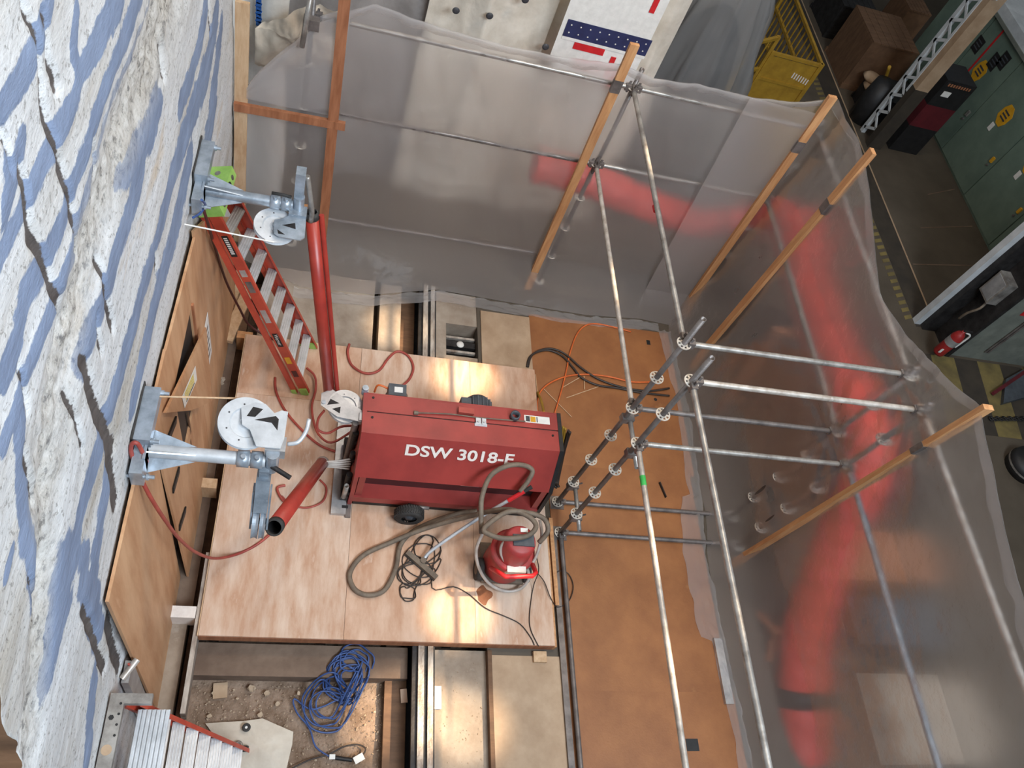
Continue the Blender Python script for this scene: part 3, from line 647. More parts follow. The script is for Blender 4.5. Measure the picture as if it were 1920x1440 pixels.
# ================================================================== wire saw machine
t = thing('wire_saw_machine', (1.63,3.6,DZ), 'big red wire saw drive machine standing on the plywood platform', 'machine')
x0, x1 = .70, 2.53
prof = [(4.0,.30),(4.0,1.10),(3.80,1.10),(3.58,1.10),(3.33,.70),(3.42,.66),(3.42,.34),(3.30,.34),(3.30,.27),(4.0,.27)]
def ext(pts, xa, xb, name, mat, par=None, label=None): return MB().prism(pts,(xa,0,0),(0,1,0),(0,0,1),(xb-xa,0,0)).build(name, mat, par or t, label)
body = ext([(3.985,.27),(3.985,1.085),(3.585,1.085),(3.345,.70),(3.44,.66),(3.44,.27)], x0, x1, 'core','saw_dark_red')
ext([(3.985,1.086),(3.985,1.10),(3.806,1.10),(3.806,1.086)], x0-.01, x1+.01, 'top_lid','saw_red')
ext([(3.794,1.086),(3.794,1.10),(3.575,1.10),(3.325,.70),(3.337,.694),(3.583,1.086)], x0-.01, x1+.01, 'front_hood','saw_red')
ext([(4.0,.27),(4.0,1.10),(3.986,1.10),(3.986,.27)], x0-.01, x1+.01, 'rear_panel','saw_red')
MB().bb(x0,x1,3.794,3.806,1.07,1.092).build('seam','black',t)
ext([(3.29,.24),(3.29,.34),(3.44,.345),(3.44,.24)], x0-.01, x1+.01, 'bottom_sill','saw_red')
MB().bb(x0,x1,3.30,3.95,.16,.24).build('chassis','steel_dark',t)
for xa, xb, mat in ((x0-.05,x0-.01,'saw_red'),(x1+.01,x1+.05,'black')):
    ext([(3.29,.16),(3.29,.36),(3.32,.70),(3.575,1.105),(4.0,1.105),(4.0,.16)], xa, xb, 'end_plate', mat)
for xx in (x0+.03,x1-.03): ext([(3.31,.34),(3.33,.70),(3.44,.70),(3.44,.34)], xx-.03, xx+.03, 'corner_post','saw_red')
fu = V((1,0,0)); fv = V((0,.25,.40)).normalized()
text('DSW 3018-E', .158, 'white_paint', t, 'lettering', V((1.06,3.325,.70))+fv*.285+V((0,-.006,.004)), fu, fv, .001, 1.24, .0035, .0)
mb = MB(); mb.bb(1.70,1.82,3.76,3.79,1.10,1.112); mb.bb(1.71,1.76,3.77,3.84,1.112,1.122); mb.bb(1.77,1.81,3.77,3.84,1.112,1.122); lt = mb.build('latch','alu_white',t)
for q in (1.735,1.79): MB().cyl((q,3.80,1.12),(q,3.80,1.135),.012,10).build('latch_pin','alu',lt)
mb = MB().bb(1.66,1.84,3.335,3.35,.675,.69); mb.build('grab_handle','alu',t)
nb = MB().bb(2.20,2.46,3.86,3.94,1.10,1.103).build('data_plate','paper',t)
MB().bb(2.215,2.255,3.87,3.93,1.103,1.104).build('plate_print','ink',nb); MB().bb(2.262,2.315,3.87,3.93,1.103,1.104).build('plate_print','yellow_sign',nb); MB().bb(2.325,2.335,3.87,3.93,1.103,1.104).build('plate_print','ink',nb)
for c in ((.74,3.74),(.74,3.95),(2.48,3.74)): MB().cyl((c[0],c[1],1.10),(c[0],c[1],1.106),.012,10).build('screw','steel_dark',t)
MB().grid(lambda u,v: V((2.30+u*.16,3.438,.38+v*.24)),2,2,False).build('vent_grille','steel_dark',t)
# tools lying on the lid
a, b_ = P(780,774,Z=1.115), P(985,790,Z=1.115)
tag(MB().tube(catmull([a,a.lerp(b_,.3)+V((0,.015,0)),a.lerp(b_,.6),b_],5),.007).cyl(a+V((-.02,0,0)),a+V((.02,0,0)),.02,10).build('lance','hose_grey'), 'thin metal lance lying along the machine lid', 'tool')
tag(MB().box(P(874,771,Z=1.13),(.15,.06,.035),Matrix.Rotation(-.04,3,'Z')).build('eraser_block','hose_red'), 'pink block resting on the lance on the lid', 'block')
tag(MB().pipe(P(964,783,Z=1.102),P(964,783,Z=1.102)+V((0,0,.06)),.048,.034,20).build('pipe_ring','motor_grey'), 'dark round pipe ring standing on the machine lid', 'ring')
# chassis, wheel, motors, stand rails
wc = P(766,958,Z=.27); wt = thing('support_wheel', wc, '', '')
for kk in ('label','category'): del wt[kk]
bpy.data.objects.remove(wt)
tire = MB().lathe(V((1.24,3.18,.27)),(0,1,0),[(.075,-.05),(.125,-.055),(.142,-.03),(.142,.03),(.125,.055),(.075,.05)],36)
for k in range(36):
    a = 2*math.pi*k/36
    for s in (-1,1): tire.box(V((1.24+math.cos(a)*.141,3.18+s*.022,.27+math.sin(a)*.141)),(.012,.034,.014),Matrix.Rotation(-a,3,'Y') @ Matrix.Rotation(s*.3,3,'X'))
w = tire.build('wheel','rubber',t); MB().lathe(V((1.24,3.18,.27)),(0,1,0),[(.001,-.045),(.03,-.05),(.04,-.03),(.078,-.035),(.078,.03),(.001,.03)],24).build('hub','motor_grey',w)
MB().pipe((1.24,3.21,.27),(1.24,3.34,.27),.02).build('axle','steel_dark',t); MB().pipe((1.24,3.24,.33),(1.42,3.22,.36),.018).build('axle_tube','galv_dark',t)
for xx in (1.0,2.1): MB().bb(xx,xx+.1,3.4,3.9,DZ,.16).build('skid','steel_dark',t)
mb = MB().lathe((1.0,4.0,.78),(0,1,0),[(.0,0),(.10,0),(.11,.05),(.11,.2),(.08,.24),(.001,.24)],20); mo = mb.build('motor','motor_grey',t)
MB().box((.98,4.14,.93),(.17,.13,.11)).build('terminal_box','motor_grey',mo); MB().box((.99,4.14,.987),(.08,.06,.004)).build('motor_plate','paper',mo)
mb = MB().lathe((1.80,4.0,.84),(0,1,0),[(.0,0),(.13,0),(.14,.04),(.14,.17),(.10,.22),(.001,.22)],24)
for k in range(10):
    a = math.pi*k/9; mb.box((1.80+math.cos(a)*.142,4.1,.84+math.sin(a)*.142),(.012,.16,.012))
mb.build('motor','motor_grey',t); MB().box((1.66,4.08,.90),(.10,.14,.14)).build('motor_bracket','motor_grey',t)
MB().bb(.50,.64,3.18,4.2,DZ+.002,DZ+.045).build('stand_rail','alu',t); MB().bb(.64,.69,3.16,4.2,DZ+.002,DZ+.03).build('stand_rail','galv_dark',t)
MB().bb(.60,.66,3.24,3.27,DZ+.045,DZ+.047).build('rail_slot','black',t)
mb = MB()
for (y,z,h,d) in ((3.42,.45,.2,.06),(3.55,.62,.25,.05),(3.68,.75,.3,.06),(3.80,.8,.22,.05),(3.34,.34,.14,.05)): mb.cyl((.62,y,z-h/2),(.62,y,z+h/2),d*.5,12); mb.box((.64,y,z),(.05,d,.06))
mb.build('guide_rollers','steel_dark',t)
MB().pipe((.60,3.30,.30),(.60,3.30,.55),.024).build('guide_tube','galv',t)
MB().bb(.57,.64,3.3,3.95,.22,.30).build('roller_frame','steel_dark',t)
MB().cyl((.66,4.02,1.05),(.66,4.02,1.15),.03,12).box((.66,4.02,1.10),(.06,.05,.04)).build('clamp','zinc',t)
for k in range(5):
    z = .50+.035*k; MB().tube(catmull([(.62,3.50+.01*k,z),(.50,3.50,z+.01),(.36,3.50-.005*k,z+.005)],4),.009).build('wire_strand','hose_clear',t)
# pulley on the machine mast
def sheave(par, c, axis, r, mat='alu_white', w=.035):
    c = V(c); mb = MB().lathe(c,axis,[(.0,-w*.3),(.035,-w*.3),(.04,-w*.15),(r*.55,-w*.15),(r*.6,-w*.5),(r,-w*.5),(r*.93,-w*.1),(r*.93,w*.1),(r,w*.5),(r*.6,w*.5),(r*.55,w*.15),(.04,w*.15),(.035,w*.3),(.0,w*.3)],48,False)
    o = mb.build('sheave',mat,par); x, y, d = frame(axis)
    for k in range(7):
        a = 2*math.pi*k/7; q = c+(x*math.cos(a)+y*math.sin(a))*r*.72
        MB().cyl(q-d*(w*.52),q+d*(w*.52),.006,8).build('rivet','ink',o)
    MB().cyl(c-d*(w*.6),c+d*(w*.75),.022,14).build('axle_bolt','zinc',o)
    return o
def plate(par, c, u, v, poly, th, mat, holes=()):
    u = V(u).normalized(); v = V(v).normalized(); w = u.cross(v); c = V(c)
    o = MB().prism(poly,c,u,v,w*th).build('guard_plate',mat,par)
    for h in holes: MB().prism(h,c+w*th,u,v,w*.0015).build('plate_slot','steel_dark',o)
    return o
mt1 = V((.50,3.87,1.02))
mast = thing('pulley_unit', mt1, 'grey pulley wheel and guard mounted at the left end of the red machine', 'pulley')
sheave(mast, mt1, (.12,-.1,1), .165, 'alu')
plate(mast, mt1+V((0,0,.03)), (.8,-.6,0), (.6,.8,0), [(-.24,-.06),(-.16,-.16),(.02,-.15),(.24,-.03),(.27,.02),(.22,.06),(.0,.04),(-.20,.04)], .01, 'alu', [[(-.14,-.05),(-.05,-.03),(-.12,-.12)],[(-.02,-.05),(.02,-.11),(-.06,-.12)]])
MB().box(mt1+V((.17,-.12,.02)),(.09,.08,.09)).build('bracket','alu',mast); MB().cyl(mt1+V((.10,-.16,-.88)),mt1+V((.10,-.16,.0)),.03,14).build('mast_tube','galv_dark',mast)
MB().cyl(mt1+V((-.2,.0,.0)),mt1+V((-.2,.0,.05)),.02,10).build('pivot_bolt','zinc',mast)
# ================================================================== wall mounted pulley arms
def arm_set(base_y, z, xe, mat, label):
    t = thing('wall_pulley', (WX+.03,base_y,z), label, 'pulley arm')
    y = base_y
    MB().bb(-.835,-.745,y-.02,y+.34,z+.08,z+.17).build('wall_channel','zinc',t)
    MB().bb(-.845,-.835,y-.03,y+.36,z+.02,z+.19).build('backing_strip','rubber',t)
    MB().bb(-.83,-.76,y-.20,y-.02,z-.06,z+.10).build('wall_bracket','zinc',t)
    for q in ((y+.33,z+.12),(y,z+.12),(y-.18,z+.02)):
        MB().cyl((-.85,q[0],q[1]),(-.70,q[0],q[1]),.012,10).cyl((-.745,q[0],q[1]),(-.73,q[0],q[1]),.022,6).build('anchor_bolt','zinc',t)
    MB().cyl((-.78,y,z),(xe,y,z),.042,24).build('arm_tube',mat,t)
    for an in (0,math.pi/2,math.pi,3*math.pi/2):
        dy, dz = math.cos(an+.5), math.sin(an+.5)
        MB().add([V((-.76,y+dy*.03,z+dz*.03)),V((-.76,y+dy*.13,z+dz*.13)),V((-.50,y+dy*.045,z+dz*.045))]+[V((-.76,y+dy*.03,z+dz*.03))+V((0,-dz*.008,dy*.008)),V((-.76,y+dy*.13,z+dz*.13))+V((0,-dz*.008,dy*.008)),V((-.50,y+dy*.045,z+dz*.045))+V((0,-dz*.008,dy*.008))],[(0,1,2),(5,4,3),(0,3,4,1),(1,4,5,2),(2,5,3,0)]).build('gusset','zinc',t)
    MB().bb(-.775,-.76,y-.11,y+.11,z-.11,z+.11).build('flange_plate','zinc',t)
    for xx in (xe-.13,xe-.05):
        cl = MB().lathe((xx,y,z),(1,0,0),[(.043,-.035),(.054,-.035),(.054,.035),(.043,.035)],24).build('clamp_collar','zinc',t)
        MB().cyl((xx,y-.02,z+.05),(xx,y-.02,z+.075),.014,8).build('collar_bolt','zinc',cl)
    MB().cyl((xe+.04,y,z-.10),(xe+.04,y,z+.10),.04,20).build('swivel_sleeve','zinc',t)
    return t
ny, nz, nxe = 2.33, 2.86, -.10
t = arm_set(ny, nz, nxe, 'alu_white', 'white pulley arm bolted to the wall above the plywood hoarding, nearer one')
wc = V((-.24,2.52,2.96)); sheave(t, wc, (.1,-.18,1), .165, 'alu_white')
plate(t, wc+V((0,0,.028)), (1,0,0), (0,1,0), [(-.02,-.03),(.03,-.06),(.08,-.17),(.22,-.17),(.235,-.10),(.24,.09),(.20,.095),(.16,.07),(.10,.13),(-.02,.135),(-.045,.12)], .01, 'alu_white', [[(.0,.03),(.03,.10),(.09,.09),(.05,.03)],[(.05,.01),(.17,.05),(.19,.03),(.19,-.05),(.15,.0)]])
MB().box((-.05,2.39,2.93),(.12,.10,.10)).build('swivel_block','alu',t); mb = MB().tube(catmull([(.02,2.42,2.93),(.08,2.43,2.95),(.12,2.50,2.97),(.13,2.58,2.98)],4),.014); mb.build('clamp_lever','alu_white',t)
# hanging lower pulley
RL = Matrix.Rotation(-.45,3,'X')
mb = MB().box((-.10,2.245,2.60),(.085,.13,.26),RL).box((-.10,2.31,2.76),(.06,.07,.10)); mb.build('pulley_housing','zinc',t)
for sx_ in (-.052,.052): MB().box((-.10+sx_,2.19,2.48),(.012,.10,.30),RL).build('side_plate','zinc',t)
sheave(t, (-.122,2.14,2.36), (1,0,0), .115, 'zinc', .04); sheave(t, (-.078,2.14,2.36), (1,0,0), .115, 'zinc', .035)
MB().cyl((-.06,2.30,2.85),(.06,2.24,2.83),.016,10).build('locking_pin','steel_dark',t)
fy, fz, fxe = 4.47, 2.88, -.14
t = arm_set(fy, fz, fxe, 'zinc', 'grey pulley arm bolted to the wall above the ladder, farther one')
wc = V((-.25,4.30,2.80)); sheave(t, wc, (.1,-.1,1), .155, 'alu_white')
plate(t, wc+V((.02,0,.03)), (1,0,0), (0,1,0), [(-.03,.03),(-.02,-.10),(.02,-.125),(.17,-.13),(.20,-.10),(.195,.09),(.10,.125),(.03,.06)], .01, 'zinc', [[(.03,-.01),(.12,.03),(.13,-.03)],[(-.0,-.06),(.06,-.10),(.01,-.10)]])
MB().box((-.10,4.44,2.82),(.13,.10,.09)).build('swivel_block','zinc',t)
MB().box((-.105,4.50,3.08),(.07,.09,.26)).build('square_tube','zinc',t)
MB().tube(catmull([(-.06,4.52,3.15),(-.03,4.50,3.0),(0,4.47,2.85),(.0,4.44,2.76)],4),.02).build('cable_bundle','galv',t)
MB().tube([(-.16,4.48,2.95),(-.22,4.47,2.97),(-.30,4.47,2.97)],.012).build('clamp_lever','rubber',t)
# diamond wires
tag(MB().cyl((WX-.03,2.60,3.02),(-.28,2.685,2.975),.006,8).build('diamond_wire','lumber_pale'), 'thin yellowish wire stretched from the wall to the white pulley', 'wire')
tag(MB().cyl((WX-.03,4.09,2.91),(-.24,4.147,2.80),.006,8).build('diamond_wire','paper'), 'thin white wire stretched from the wall to the farther pulley', 'wire')
# guide tubes
def guide(a, b_, r, label, twin):
    a, b_ = V(a), V(b_); t = thing('guide_tube', b_, label, 'guide tube'); MB().pipe(a,b_,r,r*.85,20).build('tube','tube_red',t)
    d = (b_-a).normalized(); MB().pipe(a-d*.02,a+d*.04,r*1.06,r*.84,20).build('end_sleeve','rubber',t); MB().pipe(a+d*.01,b_-d*.01,r*.86,r*.8,16).build('dark_bore','black',t)  # black inner pipe added to paint the shade inside the tube
    if twin:
        s = V((.075,.01,0)); MB().cyl(a+s,b_+s,r*.4,14).build('side_tube','tube_red',t); MB().bar(a+s*.6,b_+s*.6,.012,.03).build('slot_strip','saw_dark_red',t)
    MB().cyl(b_-d*.03,b_+d*.02,r*1.05,20).build('end_sleeve','galv',t)
guide(P(584,402,Y=4.5),P(618,742,Y=4.02),.052,'long red guide tube standing between the farther pulley arm and the machine',True)
guide((.0,2.19,2.16),(.36,3.50,.58),.058,'short red guide tube sloping from the hanging pulley to the machine',False)
# ================================================================== hoses and cables
def cable(name, pts, r, mat, label, cat='cable', k=6, n=8):
    return tag(MB().tube(catmull(pts,k),r,n).build(name,mat), label, cat)
def zp(lst, z): return [P(x,y,Z=(z if len(q:=[x,y])==2 else z)) for x,y in lst]
cable('water_hose', [P(280,878,Z=2.72),P(268,850,Z=2.95),P(258,832,Z=3.05),P(248,832,Z=3.05),P(246,848,Z=2.98),P(256,878,Z=2.85),P(268,905,Z=2.72),P(285,937,Z=2.55),P(308,973,Z=2.2),P(336,1010,Z=1.6),P(368,1036,Z=.9),P(405,1047,Z=.35),P(450,1037,Z=DZ+.015),P(490,1015,Z=DZ+.015),P(530,978,Z=DZ+.015),P(545,955,Z=DZ+.015),P(528,935,Z=DZ+.02),P(520,915,Z=DZ+.02),P(535,910,Z=DZ+.02)], .013, 'hose_red', 'red hose looping from the white pulley arm down across the platform corner', 'hose')
cable('water_hose', zp([(655,645),(652,662),(660,685),(685,700),(710,695),(728,672),(745,659),(765,667),(775,688),(768,710),(752,725)],DZ+.016), .014, 'hose_red', 'red hose lying in an S curve behind the machine', 'hose')
cable('water_hose', [V((-.80,4.40,2.9)),P(390,420,Y=4.35),P(405,470,Z=1.8),P(425,530,Z=1.0),P(450,580,Z=.5),P(465,607,Z=.25),P(490,625,Z=DZ+.012),P(520,640,Z=DZ+.012)], .012, 'saw_dark_red', 'dark red hose hanging from the farther pulley arm behind the ladder', 'hose')
cable('water_hose', zp([(575,690),(590,705),(592,730),(585,760),(588,790),(598,815),(620,830),(650,815),(668,800)],DZ+.05), .012, 'hose_red', 'red hose curving beside the guide tube foot', 'hose')
cable('water_hose', zp([(516,708),(518,735),(535,770),(565,805),(600,835),(640,850)],DZ+.015), .013, 'hose_red', 'red hose running from the ladder foot toward the machine', 'hose')
cable('water_hose', [P(608,770,Z=.95),P(597,785,Z=.85),P(596,805,Z=.75),P(615,812,Z=.7),P(640,800,Z=.66),P(668,798,Z=.62)], .012, 'hose_red', 'red hose looping under the grey pulley head', 'hose')
cable('water_hose', zp([(600,900),(612,915),(605,940),(575,952),(545,945),(528,930)],DZ+.015), .010, 'hose_red', 'thin red hose coiled on the platform under the short guide tube', 'hose')
cable('signal_lead', [P(362,408,X=-.8),P(375,400,X=-.77),P(385,385,X=-.74),P(378,375,X=-.74)], .009, 'cable_blue', 'short dark blue lead hanging at the farther wall bracket', 'cable')
cable('motor_cable', [V((.93,4.16,.93)),P(710,722,Z=.95),P(702,735,Z=.85)], .010, 'cable_orange', 'orange lead at the motor terminal box', 'cable', 5)
cable('power_cable', zp([(990,688),(996,668),(1012,657),(1035,654),(1060,664),(1090,690),(1125,712),(1170,727),(1215,733),(1255,728)],.035), .013, 'cable_black', 'thick black cable arching over the hardboard floor, outer one of two', 'cable')
cable('power_cable', zp([(988,688),(993,670),(1008,660),(1030,657),(1055,668),(1075,690),(1090,708),(1120,722),(1160,728),(1200,736),(1255,742)],.030), .013, 'cable_black', 'thick black cable arching over the hardboard floor, inner one of two', 'cable')
cable('orange_cable', zp([(1040,775),(1052,735),(1062,695),(1068,665),(1080,630),(1095,612),(1115,607),(1145,612),(1183,622)],.028), .009, 'cable_orange', 'orange cord running back from the machine to the rear sheet', 'cable')
cable('orange_cable', zp([(1008,775),(1008,750),(1015,732),(1035,716),(1065,705),(1100,702),(1140,706),(1185,716),(1225,716)],.03), .010, 'cable_orange', 'orange cord bending right beside the black cables', 'cable')
cable('sling_strap', [P(1020,775,Z=.5),P(1014,750,Z=.2),P(1008,738,Z=.03),P(1010,735,Z=.025)], .016, 'yellow', 'yellow strap hanging behind the right end of the machine', 'strap', 4)
for a, b_ in (((1018,728),(1072,782)),((1062,746),(1122,725)),((1052,728),(1090,706)),((1004,702),(1008,745)),((1095,705),(1096,730))):
    tag(MB().bar(P(*a,Z=.022),P(*b_,Z=.022),.008,.006).build('straw','lumber_pale'), 'thin pale wood splinter lying on the floor behind the machine', 'splinter', 'wood splinters on the floor')
t = thing('coiled_leads', P(1055,800,Z=1.0), 'yellow and black leads hung on the right end of the machine', 'cable')
for k, (mat, dx) in enumerate((('yellow',0),('yellow',.02),('cable_black',.05),('cable_black',.065))):
    pts = [(2.60+dx,3.86-.02*k,1.10),(2.62+dx,3.78,.95),(2.63+dx,3.66,.70),(2.63+dx,3.56,.5),(2.66+dx,3.50,.42+.03*k),(2.68+dx,3.58,.45),(2.65+dx,3.74,.75),(2.62+dx,3.84,1.0)]
    MB().tube(catmull(pts,5),.012 if k < 2 else .014).build('lead',mat,t)
random.seed(11)
def coil(name, cpx, z, n, rx, ry, r, mat, label, extra):
    pts = []
    for k in range(n*9):
        a = 2*math.pi*k/9; c = V(cpx[int(k/9) % len(cpx)]); e = .72+.30*math.sin(k*.37+1)+.16*math.sin(int(k/9)*2.1)
        pts.append(c+V((math.cos(a)*rx*e+random.uniform(-.012,.012), math.sin(a)*ry*e+random.uniform(-.012,.012), z+.012*((k*7)%5)/2)));
        if pts[-1].y > 1.70: pts[-1].z = -.145+.008*(k%4)
    return cable(name, pts+extra, r, mat, label, 'cable', 4, 6)
c0, c1 = P(648,1275,Z=-.3), P(615,1320,Z=-.3); c0.z = c1.z = 0; c2 = P(655,1250,Z=-.3); c2.z = 0
coil('blue_cable', [c0,c1,c0,c2,c1,c0,c2,c1,c2,c0,c1,c0], -.315, 15, .20, .20, .008, 'cable_blue', 'tangled coil of blue cable on the dirt in front of the platform', [P(590,1330,Z=-.31),P(552,1310,Z=-.31),P(556,1335,Z=-.31),P(580,1365,Z=-.31),P(592,1400,Z=-.31),P(620,1420,Z=-.31)])
t = thing('cable_plug', P(630,1420,Z=-.31), 'black plug connector with white tags at the end of the blue cable', 'plug')
MB().cyl(P(622,1420,Z=-.31),P(660,1425,Z=-.31),.018,10).build('connector','black',t)
MB().box(P(623,1419,Z=-.29),(.05,.04,.004)).build('tag','paper',t); MB().box(P(673,1422,Z=-.29),(.09,.06,.004),Matrix.Rotation(.5,3,'Z')).build('tag','paper',t)
cable('black_lead', zp([(660,1424),(680,1415),(685,1403),(670,1396),(645,1400),(615,1415),(580,1425),(545,1442)],-.31), .007, 'cable_black', 'thin black lead leaving the plug on the dirt', 'cable')
# vacuum cleaner
vc = V((2.17,2.74,DZ))
t = thing('vacuum_cleaner', vc, 'dusty red drum vacuum cleaner with hoses piled on it', 'vacuum cleaner')
MB().lathe(vc,(0,0,1),[(.0,.10),(.19,.10),(.205,.14),(.205,.46),(.215,.47),(.215,.49),(.19,.50),(.0,.50)],32).build('drum','vac_red',t)
hd = MB().lathe(vc,(0,0,1),[(.17,.50),(.165,.54),(.155,.70),(.14,.745),(.12,.76),(.0,.765)],32).build('motor_head','vac_red',t)
MB().box(vc+V((.02,-.01,.76)),(.20,.11,.03)).build('control_panel','motor_grey',hd); MB().box(vc+V((.03,.09,.76)),(.07,.04,.02)).build('switch','paper',hd)
MB().tube([vc+V((-.20,-.16,.42)),vc+V((-.17,-.26,.58)),vc+V((-.12,-.30,.60)),vc+V((.14,-.28,.60)),vc+V((.18,-.24,.58)),vc+V((.19,-.10,.46))],.022,12).build('handle','bright_red',t)
MB().box(vc+V((.02,-.19,.46)),(.18,.06,.10)).build('handle_block','paper',t)
for s in (-1,1):
    wq = MB().lathe(vc+V((s*.235,-.06,.11)),(1,0,0),[(.0,-.03),(.11,-.03),(.11,.03),(.0,.03)],24).build('rear_wheel','rubber',t)
    MB().lathe(vc+V((s*.235,-.06,.11)),(s,0,0),[(.0,.034),(.05,.034),(.055,.03)],16).build('hub_cap','hose_grey',wq)
MB().box(vc+V((0,.02,.08)),(.42,.40,.04)).build('chassis','hose_grey',t)
for s in (-1,1): MB().cyl(vc+V((s*.14,.2,.002)),vc+V((s*.14,.2,.06)),.03,12).build('caster','rubber',t)
ho = zp([(1000,990),(985,965),(940,958),(905,972)],.9)+[P(900,990,Z=.95),P(925,1005,Z=.95),P(965,1010,Z=.95),P(1000,1000,Z=.95),P(1008,978,Z=.94),P(985,960,Z=.93)]
ring = [V((2.17+.28*math.cos(a),2.74+.14*math.sin(a),.92)) for a in [k*math.pi/5 for k in range(10)]]
cable('vacuum_hose', [V((2.37,2.76,.80)),V((2.43,2.84,.90)),V((2.38,2.95,.93)),V((2.2,3.0,.92)),V((2.02,2.98,.92)),P(908,990,Z=.92),P(920,1003,Z=.93),P(950,1010,Z=.94),P(990,1004,Z=.94),P(1005,985,Z=.94),P(985,965,Z=.93),P(945,955,Z=.85),P(880,968,Z=.55),P(800,990,Z=.30),P(730,1018,Z=.17),P(680,1042,Z=.16),P(656,1075,Z=.16),P(665,1105,Z=.16),P(692,1116,Z=.16),P(722,1105,Z=.16),P(742,1065,Z=.16),P(752,1020,Z=.17),P(785,990,Z=.19),P(850,965,Z=.24),P(895,958,Z=.30)], .024, 'hose_grey', 'long brown-grey suction hose looped over the platform in front of the machine', 'hose', 6, 12)
cable('vacuum_hose', [P(903,1000,Z=.80),P(902,965,Z=.9),P(904,930,Z=.98),P(920,892,Z=1.02),P(950,874,Z=1.02),P(980,872,Z=1.0),P(998,882,Z=.96),P(990,902,Z=.9),P(975,922,Z=.82)], .024, 'hose_grey', 'grey suction hose arching up in front of the machine lettering', 'hose', 6, 12)
cable('drain_hose', [P(1012,975,Z=.8),P(1015,1010,Z=.75),P(995,1060,Z=.6),P(958,1062,Z=.6),P(940,1040,Z=.7),P(942,1020,Z=.8),P(955,1014,Z=.86)], .015, 'hose_clear', 'pale clear hose curled around the vacuum handle', 'hose', 6, 10)
cable('drain_hose', [P(905,1000,Z=.75),P(893,1030,Z=.55),P(897,1062,Z=.38),P(915,1092,Z=.25),P(945,1108,Z=.18),P(975,1104,Z=.2),P(992,1084,Z=.3),P(988,1066,Z=.42)], .016, 'hose_clear', 'pale hose sweeping around the front of the vacuum drum', 'hose', 6, 10)
t = thing('floor_wand', P(795,1060,Z=DZ), 'bent metal suction wand with a red grip and wide floor nozzle', 'wand')
w0, w1, w2, w3 = P(793,1052,Z=.17), P(812,1030,Z=.24), P(900,970,Z=.52), P(968,930,Z=.78)
MB().tube(catmull([w0,w1,w2,w3],6),.017,12).build('tube','alu_white',t)
g0, g1 = w2.lerp(w3,.78), w3+(w3-w2)*.22; MB().cyl(g0,g1,.022,12).build('grip','bright_red',t); MB().cyl(g1,g1+(w3-w2)*.2,.018,12,.022).build('cuff','rubber',t)
n0, n1_ = P(763,1036,Z=.16), P(818,1084,Z=.16); MB().bar(n0,n1_,.05,.05,(0,0,1)).build('nozzle','hose_grey',t); MB().cyl(w0-V((0,0,.02)),w0+V((0,0,.03)),.03,12).build('nozzle_joint','hose_grey',t); MB().bar(n0+V((0,0,-.018)),n1_+V((0,0,-.018)),.062,.012,(0,0,1)).build('brush_strip','rubber',t)
random.seed(5)
pts = []
for cx, cy, rr, n in ((800,1030,24,2),(770,1075,20,2),(785,1070,26,2),(765,1110,14,2),(790,1050,30,1)):
    for k in range(n*7):
        a = 2*math.pi*k/7; pts.append(P(cx+math.cos(a)*rr*1.1+random.uniform(-4,4), cy+math.sin(a)*rr+random.uniform(-4,4), Z=DZ+.008+.004*(k%3)))
pts += zp([(810,1102),(850,1100),(880,1115),(910,1140),(945,1155),(975,1170),(995,1195),(1002,1210)],DZ+.008)
cable('extension_lead', pts, .0055, 'cable_black', 'thin dark cord tangled under the nozzle and trailing to the platform corner', 'cable', 4, 6)
cable('extension_lead', [P(1005,1040,Z=.55),P(1010,1070,Z=.4),P(1000,1100,Z=.16),P(993,1150,Z=DZ+.008),P(995,1180,Z=DZ+.008),P(1010,1212,Z=DZ+.008)], .005, 'cable_black', 'thin dark cord falling from the vacuum handle to the platform corner', 'cable', 5, 6)
cable('extension_lead', [P(1003,1070,Z=.3),P(1020,1090,Z=.16),P(1032,1120,Z=.15),P(1045,1138,Z=.05),P(1066,1128,Z=.03),P(1075,1100,Z=.03),P(1065,1075,Z=.03),P(1045,1072,Z=.05),P(1040,1095,Z=.05)], .005, 'cable_black', 'thin dark cord looping around the low ledger', 'cable', 5, 6)
